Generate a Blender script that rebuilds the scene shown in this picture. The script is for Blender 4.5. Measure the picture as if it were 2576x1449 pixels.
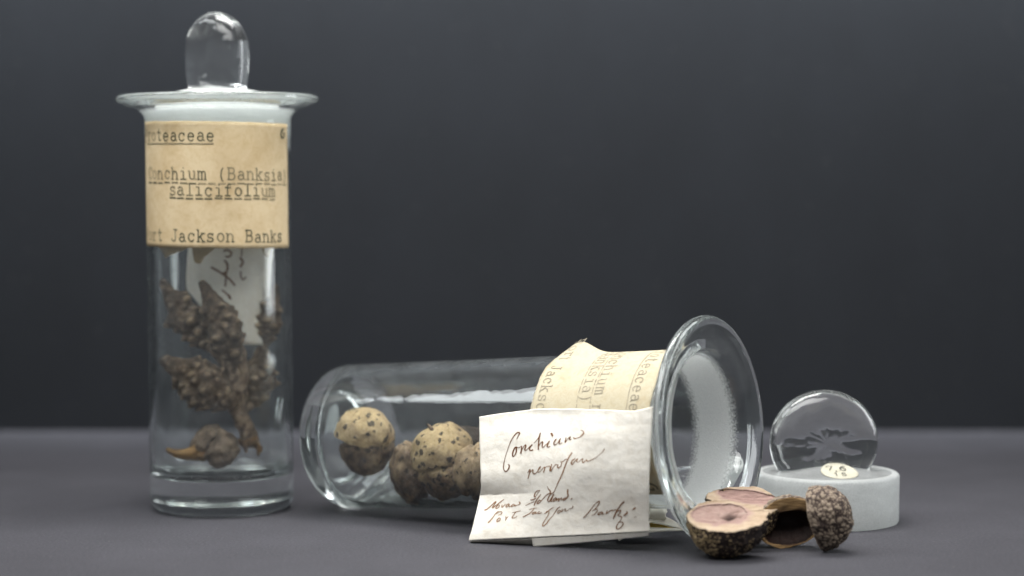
import bpy, bmesh, math, random
from mathutils import Vector, Matrix, noise

for o in list(bpy.data.objects):
    bpy.data.objects.remove(o)
SC = bpy.context.scene
COL = SC.collection
S = 0.0071                       # one modelling unit (about a typewriter pitch x 2.8) in metres
F, CX, CY, H, HY = 5300.0, 1288.0, 724.5, 13.1, 480.0
PITCH = math.atan((CY - HY) / F)
PI = math.pi
rad = math.radians
random.seed(7)

# ------------------------------------------------------------------ camera
cam_d = bpy.data.cameras.new('camera')
cam = bpy.data.objects.new('camera', cam_d)
COL.objects.link(cam)
cam.location = (0, 0, H * S)
cam.rotation_euler = (PI / 2 - PITCH, 0, 0)
cam_d.sensor_width = 36
cam_d.lens = 36 * F / 2576
cam_d.clip_start = 0.01
cam_d.clip_end = 20
cam_d.dof.use_dof = True
cam_d.dof.focus_distance = 79.3 * S
cam_d.dof.aperture_fstop = 6.9
SC.camera = cam

# ------------------------------------------------------------------ world and exposure
w = bpy.data.worlds.new('World')
SC.world = w
w.use_nodes = True
bg = w.node_tree.nodes['Background']
bg.inputs[0].default_value = (0.85, 0.92, 1.0, 1)
bg.inputs[1].default_value = 0.20
SC.view_settings.view_transform = 'Standard'
SC.view_settings.look = 'None'
SC.view_settings.exposure = 0
SC.view_settings.gamma = 1
SC.view_settings.use_curve_mapping = False
cy = SC.cycles
cy.use_denoising = True
cy.max_bounces = 20
cy.transmission_bounces = 20
cy.glossy_bounces = 10
cy.diffuse_bounces = 4
cy.transparent_max_bounces = 16
cy.caustics_reflective = True
cy.caustics_refractive = True
cy.sample_clamp_indirect = 6.0
cy.blur_glossy = 0.3


# ------------------------------------------------------------------ lamps
def area(name, pos, target, sx, sy, power, color=(1, 1, 1), spread=180):
    d = bpy.data.lights.new(name, 'AREA')
    d.shape = 'RECTANGLE'
    d.size = sx * S
    d.size_y = sy * S
    d.energy = power
    d.color = color
    d.spread = rad(spread)
    o = bpy.data.objects.new(name, d)
    COL.objects.link(o)
    o.location = Vector(pos) * S
    z = (Vector(pos) - Vector(target)).normalized()
    x = Vector((0, 0, 1)).cross(z) if abs(z.z) < 0.93 else Vector((1, 0, 0))
    x = (x - z * x.dot(z)).normalized()
    o.rotation_euler = Matrix((x, z.cross(x), z)).transposed().to_euler()
    return o


area('backdrop_lamp', (2, 103.5, 42), (2, 113, 27), 140, 7, 1.55, (0.90, 0.96, 1.0), 70)
area('overhead_softbox', (0, 84, 62), (2, 79, 0), 46, 20, 1.18, (1.0, 0.985, 0.965), 110)
area('front_window_light', (0, 44, 50), (2, 78, 3), 70, 26, 0.70, (1.0, 0.99, 0.97), 85)
area('left_window_light', (-44, 72, 58), (-4, 84, 4), 36, 24, 0.40, (0.95, 0.98, 1.0), 110)
area('right_window_light', (66, 96, 26), (4, 84, 4), 22, 46, 0.28, (0.95, 0.98, 1.0), 90)


# ------------------------------------------------------------------ helpers
def unproj(px, py, d):
    """the point of the place that lies at depth d behind pixel (px, py) of the 2576 px wide photo"""
    u, v = (px - CX) / F * d, (CY - py) / F * d
    return Vector((u, d * math.cos(PITCH) + v * math.sin(PITCH), H - d * math.sin(PITCH) + v * math.cos(PITCH)))


class MB:
    def __init__(self):
        self.v, self.f, self.m, self.c = [], [], [], []
        self.smooth = True

    def vert(self, p, c=0.0):
        self.v.append(Vector(p))
        self.c.append(c)
        return len(self.v) - 1

    def face(self, idx, m=0):
        self.f.append(tuple(idx))
        self.m.append(m)

    def grid(self, nu, nv, fn, cu=False, cv=False, m=0, flip=False):
        """fn(u, v) -> point or (point, colour); u, v in 0..1; cu / cv close the loops"""
        b = len(self.v)
        for i in range(nu):
            for j in range(nv):
                u = i / nu if cu else i / (nu - 1)
                v = j / nv if cv else j / (nv - 1)
                r = fn(u, v)
                if isinstance(r, tuple):
                    self.vert(r[0], r[1])
                else:
                    self.vert(r)
        for i in range(nu if cu else nu - 1):
            for j in range(nv if cv else nv - 1):
                q = [b + i * nv + j, b + ((i + 1) % nu) * nv + j, b + ((i + 1) % nu) * nv + (j + 1) % nv, b + i * nv + (j + 1) % nv]
                if flip:
                    q.reverse()
                self.face(q, m)

    def xform(self, M):
        self.v = [M @ p for p in self.v]

    def minz(self):
        return min(p.z for p in self.v)


def build(name, mb, mats, parent=None, loc=None, smooth=True, merge=0.0):
    """link a builder as ONE mesh object; vertices are given in units of the place"""
    if loc is None:
        loc = parent['_at'] if parent is not None else (0, 0, 0)
    loc = Vector(loc)
    me = bpy.data.meshes.new(name)
    me.from_pydata([tuple((p - loc) * S) for p in mb.v], [], mb.f)
    if not isinstance(mats, (list, tuple)):
        mats = [mats]
    for m in mats:
        me.materials.append(m)
    me.polygons.foreach_set('material_index', mb.m)
    me.polygons.foreach_set('use_smooth', [smooth] * len(me.polygons))
    at = me.attributes.new('tone', 'FLOAT', 'POINT')
    at.data.foreach_set('value', [float(c) for c in mb.c])
    if merge:
        bm = bmesh.new()
        bm.from_mesh(me)
        bmesh.ops.remove_doubles(bm, verts=bm.verts, dist=merge * S)
        bmesh.ops.recalc_face_normals(bm, faces=bm.faces)
        bm.to_mesh(me)
        bm.free()
    me.update()
    o = bpy.data.objects.new(name, me)
    COL.objects.link(o)
    if parent is not None:
        o.parent = parent
    else:
        o.location = loc * S
    o['_at'] = list(loc)
    return o


def thing(name, label, cat, at, group=None):
    o = bpy.data.objects.new(name, None)
    o.empty_display_size = 0.005
    COL.objects.link(o)
    o.location = Vector(at) * S
    o['label'] = label
    o['category'] = cat
    o['_at'] = list(at)
    if group:
        o['group'] = group
    return o


def solid(o, t, offset=-1):
    m = o.modifiers.new('thickness', 'SOLIDIFY')
    m.thickness = t * S
    m.offset = offset


def catmull(pts, n=6):
    """smooth a polyline of tuples"""
    if len(pts) < 3:
        return [tuple(p) for p in pts]
    out = []
    P = [pts[0]] + list(pts) + [pts[-1]]
    for i in range(1, len(P) - 2):
        p0, p1, p2, p3 = P[i - 1], P[i], P[i + 1], P[i + 2]
        for k in range(n):
            t = k / n
            out.append(tuple(0.5 * (2 * b + (c - a) * t + (2 * a - 5 * b + 4 * c - d) * t * t + (3 * b - a - 3 * c + d) * t ** 3)
                             for a, b, c, d in zip(p0, p1, p2, p3)))
    out.append(tuple(pts[-1]))
    return out


_lift = [0]


def ribbon(mb, pts, width, fn, tone=0.0):
    """a stroke of ink: pts are (x, y) or (x, y, w) in the writing's own plane, fn(x, y, lift) puts them on the paper"""
    _lift[0] = (_lift[0] + 1) % 7
    lf = 0.012 + 0.0015 * _lift[0]
    n = len(pts)
    if n == 1:
        pts = [pts[0], (pts[0][0] + width * 0.3,) + tuple(pts[0][1:])]
        n = 2
    b = len(mb.v)
    for i, p in enumerate(pts):
        a = pts[max(0, i - 1)]
        c = pts[min(n - 1, i + 1)]
        dx, dy = c[0] - a[0], c[1] - a[1]
        l = math.hypot(dx, dy) or 1.0
        wd = (p[2] if len(p) > 2 else width) * 0.5
        nx, ny = -dy / l * wd, dx / l * wd
        if i == 0:
            ex, ey = -dx / l * wd * 0.6, -dy / l * wd * 0.6
        elif i == n - 1:
            ex, ey = dx / l * wd * 0.6, dy / l * wd * 0.6
        else:
            ex = ey = 0
        mb.vert(fn(p[0] + nx + ex, p[1] + ny + ey, lf), tone)
        mb.vert(fn(p[0] - nx + ex, p[1] - ny + ey, lf), tone)
    for i in range(n - 1):
        mb.face((b + 2 * i, b + 2 * i + 1, b + 2 * i + 3, b + 2 * i + 2))


# ------------------------------------------------------------------ materials
def new_mat(name):
    m = bpy.data.materials.new(name)
    m.use_nodes = True
    nt = m.node_tree
    for n in list(nt.nodes):
        nt.nodes.remove(n)
    out = nt.nodes.new('ShaderNodeOutputMaterial')
    return m, nt, out


def N(nt, t, **kw):
    n = nt.nodes.new(t)
    for k, v in kw.items():
        if isinstance(k, str) and hasattr(n, k):
            setattr(n, k, v)
    return n


def coords(nt, scale=(1, 1, 1)):
    tc = N(nt, 'ShaderNodeTexCoord')
    mp = N(nt, 'ShaderNodeMapping')
    mp.inputs['Scale'].default_value = tuple(s / S for s in scale)      # texture space in place units
    nt.links.new(tc.outputs['Object'], mp.inputs['Vector'])
    return mp.outputs[0]


def noise_n(nt, vec, scale, detail=4, rough=0.55, dist=0.0):
    n = N(nt, 'ShaderNodeTexNoise')
    n.inputs['Scale'].default_value = scale
    n.inputs['Detail'].default_value = detail
    n.inputs['Roughness'].default_value = rough
    n.inputs['Distortion'].default_value = dist
    nt.links.new(vec, n.inputs['Vector'])
    return n.outputs['Fac']


def ramp(nt, fac, stops, interp='LINEAR'):
    r = N(nt, 'ShaderNodeValToRGB')
    cr = r.color_ramp
    cr.interpolation = interp
    while len(cr.elements) < len(stops):
        cr.elements.new(0.5)
    for e, (p, c) in zip(cr.elements, stops):
        e.position = p
        e.color = tuple(c) + (1,) if len(c) == 3 else c
    nt.links.new(fac, r.inputs[0])
    return r.outputs[0]


def mix(nt, fac, a, b, mode='MIX'):
    n = N(nt, 'ShaderNodeMix')
    n.data_type = 'RGBA'
    n.blend_type = mode
    for sock, v in ((n.inputs[0], fac), (n.inputs[6], a), (n.inputs[7], b)):
        if isinstance(v, (int, float)):
            sock.default_value = v
        elif isinstance(v, tuple):
            sock.default_value = v + (1,) if len(v) == 3 else v
        else:
            nt.links.new(v, sock)
    return n.outputs[2]


def tone_attr(nt):
    a = N(nt, 'ShaderNodeAttribute')
    a.attribute_name = 'tone'
    return a.outputs['Fac']


def math_n(nt, op, a, b=0.5, clamp=False):
    n = N(nt, 'ShaderNodeMath')
    n.operation = op
    n.use_clamp = clamp
    for sock, v in ((n.inputs[0], a), (n.inputs[1], b)):
        if isinstance(v, (int, float)):
            sock.default_value = v
        else:
            nt.links.new(v, sock)
    return n.outputs[0]


def bump(nt, h, strength, dist):
    b = N(nt, 'ShaderNodeBump')
    b.inputs['Strength'].default_value = strength
    b.inputs['Distance'].default_value = dist * S
    nt.links.new(h, b.inputs['Height'])
    return b.outputs[0]


def principled(nt, out, color, rough=0.6, normal=None, spec=0.4, **kw):
    p = N(nt, 'ShaderNodeBsdfPrincipled')
    if isinstance(color, tuple):
        p.inputs['Base Color'].default_value = color + (1,)
    else:
        nt.links.new(color, p.inputs['Base Color'])
    if isinstance(rough, (int, float)):
        p.inputs['Roughness'].default_value = rough
    else:
        nt.links.new(rough, p.inputs['Roughness'])
    p.inputs['Specular IOR Level'].default_value = spec
    if normal is not None:
        nt.links.new(normal, p.inputs['Normal'])
    for k, v in kw.items():
        p.inputs[k].default_value = v
    if out is not None:
        nt.links.new(p.outputs[0], out.inputs[0])
    return p


def mat_backdrop(name, lo, hi):
    m, nt, out = new_mat(name)
    v = coords(nt)
    big = noise_n(nt, v, 0.05, 3)
    fine = noise_n(nt, v, 9, 3, 0.7)
    c = ramp(nt, big, [(0.3, lo), (0.7, hi)])
    sp = ramp(nt, fine, [(0.33, (0.62, 0.62, 0.63)), (0.58, (1.0, 1.0, 1.0)), (0.74, (1.6, 1.57, 1.6))])
    c = mix(nt, 1.0, c, sp, 'MULTIPLY')
    cl = noise_n(nt, coords(nt, (1, 1, 0.6)), 0.22, 5, 0.65)
    c = mix(nt, 1.0, c, ramp(nt, cl, [(0.3, (0.88, 0.88, 0.88)), (0.7, (1.1, 1.1, 1.1))]), 'MULTIPLY')
    vo = N(nt, 'ShaderNodeTexVoronoi')
    vo.inputs['Scale'].default_value = 2.2
    nt.links.new(v, vo.inputs['Vector'])
    dsp = ramp(nt, vo.outputs['Distance'], [(0.035, (1, 1, 1)), (0.06, (0, 0, 0))])
    dsp = math_n(nt, 'MULTIPLY', dsp, math_n(nt, 'GREATER_THAN', noise_n(nt, v, 0.8, 2), 0.55))
    c = mix(nt, math_n(nt, 'MULTIPLY', dsp, 0.5), c, (0.45, 0.42, 0.38))
    principled(nt, out, c, 0.75, bump(nt, fine, 0.5, 0.05), 0.25)
    return m


def dusty(nt, shader, v, film, specks=True):
    """lay a thin uneven film of dust and fingerprints over a glass shader"""
    sm_ = noise_n(nt, v, 0.9, 5, 0.62, 1.2)
    f = ramp(nt, sm_, [(0.38, (film * 0.35,) * 3), (0.62, (film,) * 3), (0.80, (film * 2.4,) * 3)])
    if specks:
        vo = N(nt, 'ShaderNodeTexVoronoi')
        vo.inputs['Scale'].default_value = 5.0
        nt.links.new(v, vo.inputs['Vector'])
        sp = ramp(nt, vo.outputs['Distance'], [(0.05, (0.5, 0.5, 0.5)), (0.075, (0, 0, 0))])
        f = math_n(nt, 'MAXIMUM', f, math_n(nt, 'MULTIPLY', sp, math_n(nt, 'GREATER_THAN', noise_n(nt, v, 1.7, 2), 0.56)))
    d = N(nt, 'ShaderNodeBsdfDiffuse')
    d.inputs['Color'].default_value = (0.80, 0.82, 0.83, 1)
    t = N(nt, 'ShaderNodeBsdfTranslucent')
    t.inputs['Color'].default_value = (0.80, 0.82, 0.83, 1)
    a = N(nt, 'ShaderNodeMixShader')
    a.inputs[0].default_value = 0.4
    nt.links.new(d.outputs[0], a.inputs[1])
    nt.links.new(t.outputs[0], a.inputs[2])
    m = N(nt, 'ShaderNodeMixShader')
    nt.links.new(f, m.inputs[0])
    nt.links.new(shader, m.inputs[1])
    nt.links.new(a.outputs[0], m.inputs[2])
    return m.outputs[0]


def clear_shader(nt, col, wave):
    g = N(nt, 'ShaderNodeBsdfGlass')
    g.inputs['Color'].default_value = col + (1,)
    g.inputs['IOR'].default_value = 1.49
    g.inputs['Roughness'].default_value = 0.0
    h = noise_n(nt, coords(nt, (1, 1, 0.5)), 0.55, 2, 0.5)
    nt.links.new(bump(nt, h, wave, 0.35), g.inputs['Normal'])
    return g.outputs[0]


def frost_shader(nt, white, rough, grain=1.0):
    v = coords(nt)
    h = noise_n(nt, v, 16, 4, 0.75)
    big = noise_n(nt, coords(nt, (1, 1, 2.5)), 0.8, 4, 0.6)
    nb_ = bump(nt, h, 0.5 * grain, 0.05)
    g = N(nt, 'ShaderNodeBsdfGlass')
    g.inputs['Color'].default_value = (0.97, 0.985, 0.98, 1)
    g.inputs['IOR'].default_value = 1.49
    g.inputs['Roughness'].default_value = rough
    nt.links.new(nb_, g.inputs['Normal'])
    col = ramp(nt, h, [(0.3, (0.76, 0.79, 0.78)), (0.65, (0.93, 0.95, 0.94))])
    d = N(nt, 'ShaderNodeBsdfDiffuse')
    nt.links.new(col, d.inputs['Color'])
    nt.links.new(nb_, d.inputs['Normal'])
    t = N(nt, 'ShaderNodeBsdfTranslucent')
    nt.links.new(col, t.inputs['Color'])
    a = N(nt, 'ShaderNodeMixShader')
    a.inputs[0].default_value = 0.5
    nt.links.new(d.outputs[0], a.inputs[1])
    nt.links.new(t.outputs[0], a.inputs[2])
    b = N(nt, 'ShaderNodeMixShader')
    f = math_n(nt, 'MULTIPLY_ADD', big, 0.24)
    f.node.inputs[2].default_value = white - 0.12
    f.node.use_clamp = True
    nt.links.new(f, b.inputs[0])
    nt.links.new(g.outputs[0], b.inputs[1])
    nt.links.new(a.outputs[0], b.inputs[2])
    return b.outputs[0]


def mat_glass(name='clear_glass', col=(0.975, 0.99, 0.985), wave=0.12, film=0.03):
    m, nt, out = new_mat(name)
    nt.links.new(dusty(nt, clear_shader(nt, col, wave), coords(nt), film), out.inputs[0])
    return m


def mat_frost(name, white=0.5, rough=0.45, grain=1.0):
    m, nt, out = new_mat(name)
    nt.links.new(frost_shader(nt, white, rough, grain), out.inputs[0])
    return m


def mat_jar(name, film, white):
    """clear glass that turns into ground glass where tone says so, with a speckled edge"""
    m, nt, out = new_mat(name)
    v = coords(nt)
    c = dusty(nt, clear_shader(nt, (0.975, 0.99, 0.985), 0.12), v, film)
    f = frost_shader(nt, white, 0.5)
    n = noise_n(nt, v, 13, 5, 0.8)
    e = math_n(nt, 'ADD', tone_attr(nt), math_n(nt, 'MULTIPLY', math_n(nt, 'SUBTRACT', n, 0.5), 0.7))
    k = ramp(nt, e, [(0.36, (0, 0, 0)), (0.64, (1, 1, 1))])
    k = math_n(nt, 'MULTIPLY', k, math_n(nt, 'GREATER_THAN', tone_attr(nt), 0.02))
    x = N(nt, 'ShaderNodeMixShader')
    nt.links.new(k, x.inputs[0])
    nt.links.new(c, x.inputs[1])
    nt.links.new(f, x.inputs[2])
    nt.links.new(x.outputs[0], out.inputs[0])
    return m


def mat_paper(name, base, stain, dark, fibre=1.0, stain_scale=0.6, rough=0.85, stain_lo=0.45, stain_hi=0.75, transl=0.0):
    m, nt, out = new_mat(name)
    v = coords(nt)
    big = noise_n(nt, v, stain_scale, 5, 0.6, 0.6)
    mid = noise_n(nt, v, 3.5, 5, 0.65, 1.0)
    fine = noise_n(nt, v, 15, 4, 0.7, 0.8)
    c = ramp(nt, big, [(stain_lo, base), (stain_hi, stain)])
    c2 = ramp(nt, mid, [(0.35, dark), (0.55, (1, 1, 1))])
    c = mix(nt, 0.55, c, c2, 'MULTIPLY')
    hh = math_n(nt, 'ADD', math_n(nt, 'MULTIPLY', mid, 0.8), math_n(nt, 'MULTIPLY', fine, 0.35))
    p = principled(nt, None, c, rough, bump(nt, hh, 0.35 * fibre, 0.045), 0.2)
    if transl:
        t = N(nt, 'ShaderNodeBsdfTranslucent')
        nt.links.new(c, t.inputs[0])
        mx = N(nt, 'ShaderNodeMixShader')
        mx.inputs[0].default_value = transl
        nt.links.new(p.outputs[0], mx.inputs[1])
        nt.links.new(t.outputs[0], mx.inputs[2])
        nt.links.new(mx.outputs[0], out.inputs[0])
    else:
        nt.links.new(p.outputs[0], out.inputs[0])
    return m


def mat_ink(name, dark, pale, patch=6.0):
    m, nt, out = new_mat(name)
    v = coords(nt)
    n = noise_n(nt, v, patch, 3)
    t = tone_attr(nt)
    f = math_n(nt, 'ADD', math_n(nt, 'MULTIPLY', math_n(nt, 'SUBTRACT', n, 0.5), 0.9), t, True)
    c = mix(nt, f, dark, pale)
    principled(nt, out, c, 0.7, None, 0.2)
    return m


def mat_warty():
    m, nt, out = new_mat('warty_bark')
    v = coords(nt)
    n1 = noise_n(nt, v, 3.0, 6, 0.65)
    n2 = noise_n(nt, v, 16, 4, 0.7)
    c = ramp(nt, n1, [(0.3, (0.036, 0.023, 0.015)), (0.52, (0.095, 0.064, 0.043)), (0.76, (0.25, 0.18, 0.12))])
    t = tone_attr(nt)
    tip = ramp(nt, n2, [(0.3, (0.30, 0.21, 0.13)), (0.7, (0.52, 0.40, 0.27))])
    c = mix(nt, t, c, tip)
    principled(nt, out, c, 0.75, bump(nt, math_n(nt, 'ADD', n1, math_n(nt, 'MULTIPLY', n2, 0.5)), 0.8, 0.08), 0.3)
    return m


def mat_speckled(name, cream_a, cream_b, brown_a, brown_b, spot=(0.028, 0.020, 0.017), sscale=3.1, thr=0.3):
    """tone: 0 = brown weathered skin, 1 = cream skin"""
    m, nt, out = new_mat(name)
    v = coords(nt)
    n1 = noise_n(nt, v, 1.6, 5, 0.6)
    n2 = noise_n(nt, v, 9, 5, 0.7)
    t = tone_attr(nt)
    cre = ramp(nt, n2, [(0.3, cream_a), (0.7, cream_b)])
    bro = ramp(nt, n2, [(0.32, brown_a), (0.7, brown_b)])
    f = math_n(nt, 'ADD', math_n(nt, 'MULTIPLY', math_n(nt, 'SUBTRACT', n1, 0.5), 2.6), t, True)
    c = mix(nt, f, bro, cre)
    vo = N(nt, 'ShaderNodeTexVoronoi')
    vo.inputs['Scale'].default_value = sscale
    dv = N(nt, 'ShaderNodeVectorMath')
    dv.operation = 'ADD'
    nz = N(nt, 'ShaderNodeTexNoise')
    nz.inputs['Scale'].default_value = 7
    nt.links.new(v, nz.inputs['Vector'])
    sc = N(nt, 'ShaderNodeVectorMath')
    sc.operation = 'SCALE'
    sc.inputs['Scale'].default_value = 0.28
    nt.links.new(nz.outputs['Color'], sc.inputs[0])
    nt.links.new(v, dv.inputs[0])
    nt.links.new(sc.outputs[0], dv.inputs[1])
    nt.links.new(dv.outputs[0], vo.inputs['Vector'])
    big = noise_n(nt, v, 1.1, 2)
    d = math_n(nt, 'ADD', vo.outputs['Distance'], math_n(nt, 'MULTIPLY', math_n(nt, 'SUBTRACT', big, 0.5), 0.55))
    sp = ramp(nt, d, [(thr - 0.05, (1, 1, 1)), (thr + 0.06, (0, 0, 0))])
    c = mix(nt, math_n(nt, 'MULTIPLY', sp, 0.88), c, spot)
    hh = math_n(nt, 'ADD', math_n(nt, 'MULTIPLY', n2, 0.5), math_n(nt, 'MULTIPLY', sp, 0.35))
    principled(nt, out, c, 0.68, bump(nt, hh, 0.7, 0.08), 0.35)
    return m


def mat_bark(name, light, midc, dark, crack=0.3):
    """tone: height of the modelled plates (0 in the cracks, 1 on the plates)"""
    m, nt, out = new_mat(name)
    v = coords(nt)
    n1 = noise_n(nt, v, 2.2, 5, 0.6)
    n2 = noise_n(nt, v, 13, 5, 0.7)
    t = tone_attr(nt)
    f = math_n(nt, 'ADD', math_n(nt, 'MULTIPLY', math_n(nt, 'SUBTRACT', n1, 0.5), 1.3), t, True)
    f = math_n(nt, 'ADD', math_n(nt, 'MULTIPLY', math_n(nt, 'SUBTRACT', n2, 0.5), 0.5), f, True)
    c = ramp(nt, f, [(crack - 0.12, dark), (crack + 0.12, midc), (0.75, light)])
    principled(nt, out, c, 0.75, bump(nt, n2, 0.8, 0.07), 0.3)
    return m


def mat_wood(name, a, b, c3, scale=(2, 9, 9), rough=0.7, st=0.4, tint=(0.035, 0.016, 0.012)):
    m, nt, out = new_mat(name)
    v = coords(nt, scale)
    n1 = noise_n(nt, v, 1.0, 5, 0.65, 0.8)
    n2 = noise_n(nt, coords(nt), 12, 4, 0.7)
    c = ramp(nt, n1, [(0.3, a), (0.55, b), (0.75, c3)])
    t = tone_attr(nt)
    c = mix(nt, t, c, tint)
    principled(nt, out, c, rough, bump(nt, math_n(nt, 'ADD', n1, math_n(nt, 'MULTIPLY', n2, 0.4)), st, 0.08), 0.3)
    return m


M_TABLE = mat_backdrop('grey_paper', (0.048, 0.047, 0.0545), (0.055, 0.054, 0.0625))
M_BACK = mat_backdrop('dark_board', (0.0090, 0.0104, 0.0134), (0.0104, 0.0120, 0.0152))
M_JAR = mat_jar('jar_glass', 0.029, 0.66)
M_KNOB = mat_glass('knob_glass', (0.98, 0.985, 0.98), 0.38, 0.035)
M_FROST = mat_frost('ground_glass', 0.62, 0.24, 0.8)
M_PLUG = mat_frost('ground_plug_glass', 1.15, 0.5)
M_TOPGL = mat_frost('sheen_white_glass', 0.36, 0.06, 0.3)  # clear top glass with white mixed in to stand for its pale reflections
M_TAN = mat_paper('tan_label_paper', (0.645, 0.52, 0.33), (0.47, 0.34, 0.18), (0.86, 0.80, 0.70), 0.3, 0.35)
M_CREAM = mat_paper('cream_label_paper', (0.42, 0.378, 0.277), (0.35, 0.255, 0.13), (0.90, 0.85, 0.75), 0.8, 0.42, stain_lo=0.55, stain_hi=0.8)
M_WHITE = mat_paper('white_rag_paper', (0.755, 0.722, 0.65), (0.70, 0.64, 0.54), (0.86, 0.83, 0.78), 1.1, 0.35, stain_lo=0.5, stain_hi=0.85)
M_INNER = mat_paper('folded_note_paper', (0.93, 0.89, 0.82), (0.72, 0.63, 0.52), (0.9, 0.87, 0.82), 0.6, 0.3, transl=0.12)
M_YELLOW = mat_paper('yellowed_paper', (0.62, 0.47, 0.12), (0.48, 0.33, 0.07), (0.86, 0.80, 0.70), 0.6, 0.6)
M_SHADEPAPER = mat_paper('shaded_white_paper', (0.60, 0.57, 0.50), (0.45, 0.41, 0.34), (0.85, 0.82, 0.76), 0.9, 0.5)  # darker copy of the white paper, shade put into its colour
M_STICK = mat_paper('sticker_paper', (0.40, 0.385, 0.315), (0.34, 0.325, 0.255), (0.9, 0.88, 0.82), 0.25, 0.6)
M_TYPE = mat_ink('typewriter_ink', (0.075, 0.078, 0.048), (0.50, 0.40, 0.24), 4.0)
M_TYPE2 = mat_ink('faded_typewriter_ink', (0.15, 0.135, 0.10), (0.42, 0.375, 0.28), 4.0)
M_INK = mat_ink('brown_ink', (0.115, 0.042, 0.014), (0.40, 0.22, 0.11), 2.0)
M_WARTY = mat_warty()
M_SPECK = mat_speckled('speckled_cream_skin', (0.36, 0.245, 0.115), (0.58, 0.435, 0.245), (0.050, 0.030, 0.019), (0.19, 0.118, 0.068), sscale=3.3, thr=0.31)
M_SPECKB = mat_speckled('speckled_brown_skin', (0.31, 0.215, 0.125), (0.44, 0.32, 0.195), (0.034, 0.022, 0.016), (0.15, 0.096, 0.060), sscale=3.1, thr=0.25)
M_BARKA = mat_bark('mottled_bark', (0.36, 0.27, 0.14), (0.12, 0.08, 0.055), (0.024, 0.016, 0.014), 0.50)
M_BARKD = mat_bark('grey_plated_bark', (0.25, 0.20, 0.148), (0.135, 0.10, 0.077), (0.036, 0.024, 0.020), 0.27)
M_WOOD = mat_wood('cut_wood', (0.28, 0.20, 0.13), (0.375, 0.29, 0.205), (0.45, 0.365, 0.27), (1.5, 5, 5), 0.75, 0.6, (0.27, 0.17, 0.155))
M_PINK = mat_wood('pinkish_seed_bed', (0.20, 0.122, 0.102), (0.29, 0.195, 0.165), (0.36, 0.27, 0.23), (2, 4, 4))
M_MAUVE = mat_wood('mauve_brown_wood', (0.15, 0.085, 0.075), (0.27, 0.17, 0.145), (0.36, 0.25, 0.20), (1.2, 9, 9))
M_FIBRE = mat_wood('brown_fibrous_wood', (0.15, 0.085, 0.035), (0.30, 0.19, 0.085), (0.42, 0.31, 0.18), (1.5, 8, 14), 0.7, 0.8)
M_HOLLOW = mat_wood('shade_dark_hollow', (0.010, 0.005, 0.004), (0.018, 0.008, 0.006), (0.030, 0.014, 0.010), (2, 5, 5), 0.6)  # brown taken down to near black: shade of the hollow put into the colour
M_OCHRE = mat_wood('ochre_seed', (0.15, 0.075, 0.02), (0.24, 0.13, 0.038), (0.31, 0.185, 0.068), (3, 9, 9), 0.5, 0.6)
M_STEM = mat_bark('twig_bark', (0.23, 0.165, 0.115), (0.11, 0.076, 0.054), (0.05, 0.034, 0.027), 0.3)
M_GREYV = mat_bark('grey_brown_skin', (0.24, 0.18, 0.13), (0.125, 0.09, 0.066), (0.04, 0.028, 0.021), 0.32)

# ------------------------------------------------------------------ the setting: one sheet of paper, curved up behind
def sweep(name, prof, mat, label, nx=24):
    mb = MB()
    for (y, z) in prof:
        for i in range(nx + 1):
            mb.vert((-80 + 160 * i / nx, y, z))
    for i in range(len(prof) - 1):
        for j in range(nx):
            b = i * (nx + 1) + j
            mb.face((b, b + 1, b + nx + 2, b + nx + 1))
    o = build(name, mb, mat)
    o['kind'] = 'structure'
    o['label'] = label
    return o


prof = [(30.0, 0.0), (60, 0), (80, 0), (95, 0), (112.6, 0), (112.8, 0.02), (112.95, 0.09), (113.0, 0.2)]
sweep('table', prof, M_TABLE, 'grey paper covering the table under the jars')
sweep('backdrop', [(113.1, -0.2), (113.1, 6), (113.1, 14), (113.15, 30), (113.3, 66)], M_BACK, 'dark board standing behind the jars')

# ------------------------------------------------------------------ jars
JR, JL, JLIP = 2.945, 17.43, 4.1


def arc(cx, cz, r, a0, a1, n):
    return [(cx + r * math.cos(rad(a0 + (a1 - a0) * k / n)), cz + r * math.sin(rad(a0 + (a1 - a0) * k / n))) for k in range(n + 1)]


def jar_profile(corner, floor, fr0, fr1):
    """closed profile of one glass wall, from the axis under the foot to the axis on the inner floor; third item: ground glass"""
    p = [(0.0, 0.16), (1.2, 0.13), (1.9, 0.05)]
    p += arc(JR - corner, corner, corner, -90, 0, 10)
    p += [(JR, z) for z in (2, 4, 6, 8, 10, 12, 14, 15.4)]
    # flare of the lip, underside
    p += [(JR + 0.02, 15.9)]
    p += [(JR + 0.72 - 0.72 * math.cos(t), 16.2 + 0.66 * math.sin(t)) for t in [k / 8 * PI / 2 for k in range(1, 9)]]
    p += [(JLIP - 0.25, 16.98)]
    p += arc(JLIP - 0.165, 17.165, 0.165, -75, 90, 9)
    p += [(JLIP - 0.40, 17.315), (3.35, 17.25)]
    p += [(3.02, 17.17), (2.88, 17.04)]
    n_fr = len(p)
    zs = [16.85, 16.7, 16.5, 16.25, 16.0, 15.75, 15.5, 15.25, 15.0, 14.75, 14.5, 14.25, 14, 12, 10, 8, 6, 4, floor + 0.75]
    p += [(2.78 - 0.10 * min(1, (17 - z) / 2.5), z) for z in zs]
    p += arc(2.68 - 0.65, floor + 0.65, 0.65, 0, -90, 9)
    p += [(1.4, floor - 0.02), (0.7, floor + 0.02), (0.0, floor + 0.05)]
    fro = [(min(1.0, max(0.0, 0.5 + min(z - fr0, fr1 - z) * 0.8)) if r < 2.95 and i >= n_fr - 1 else 0.0) for i, (r, z) in enumerate(p)]
    return p, fro


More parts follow.
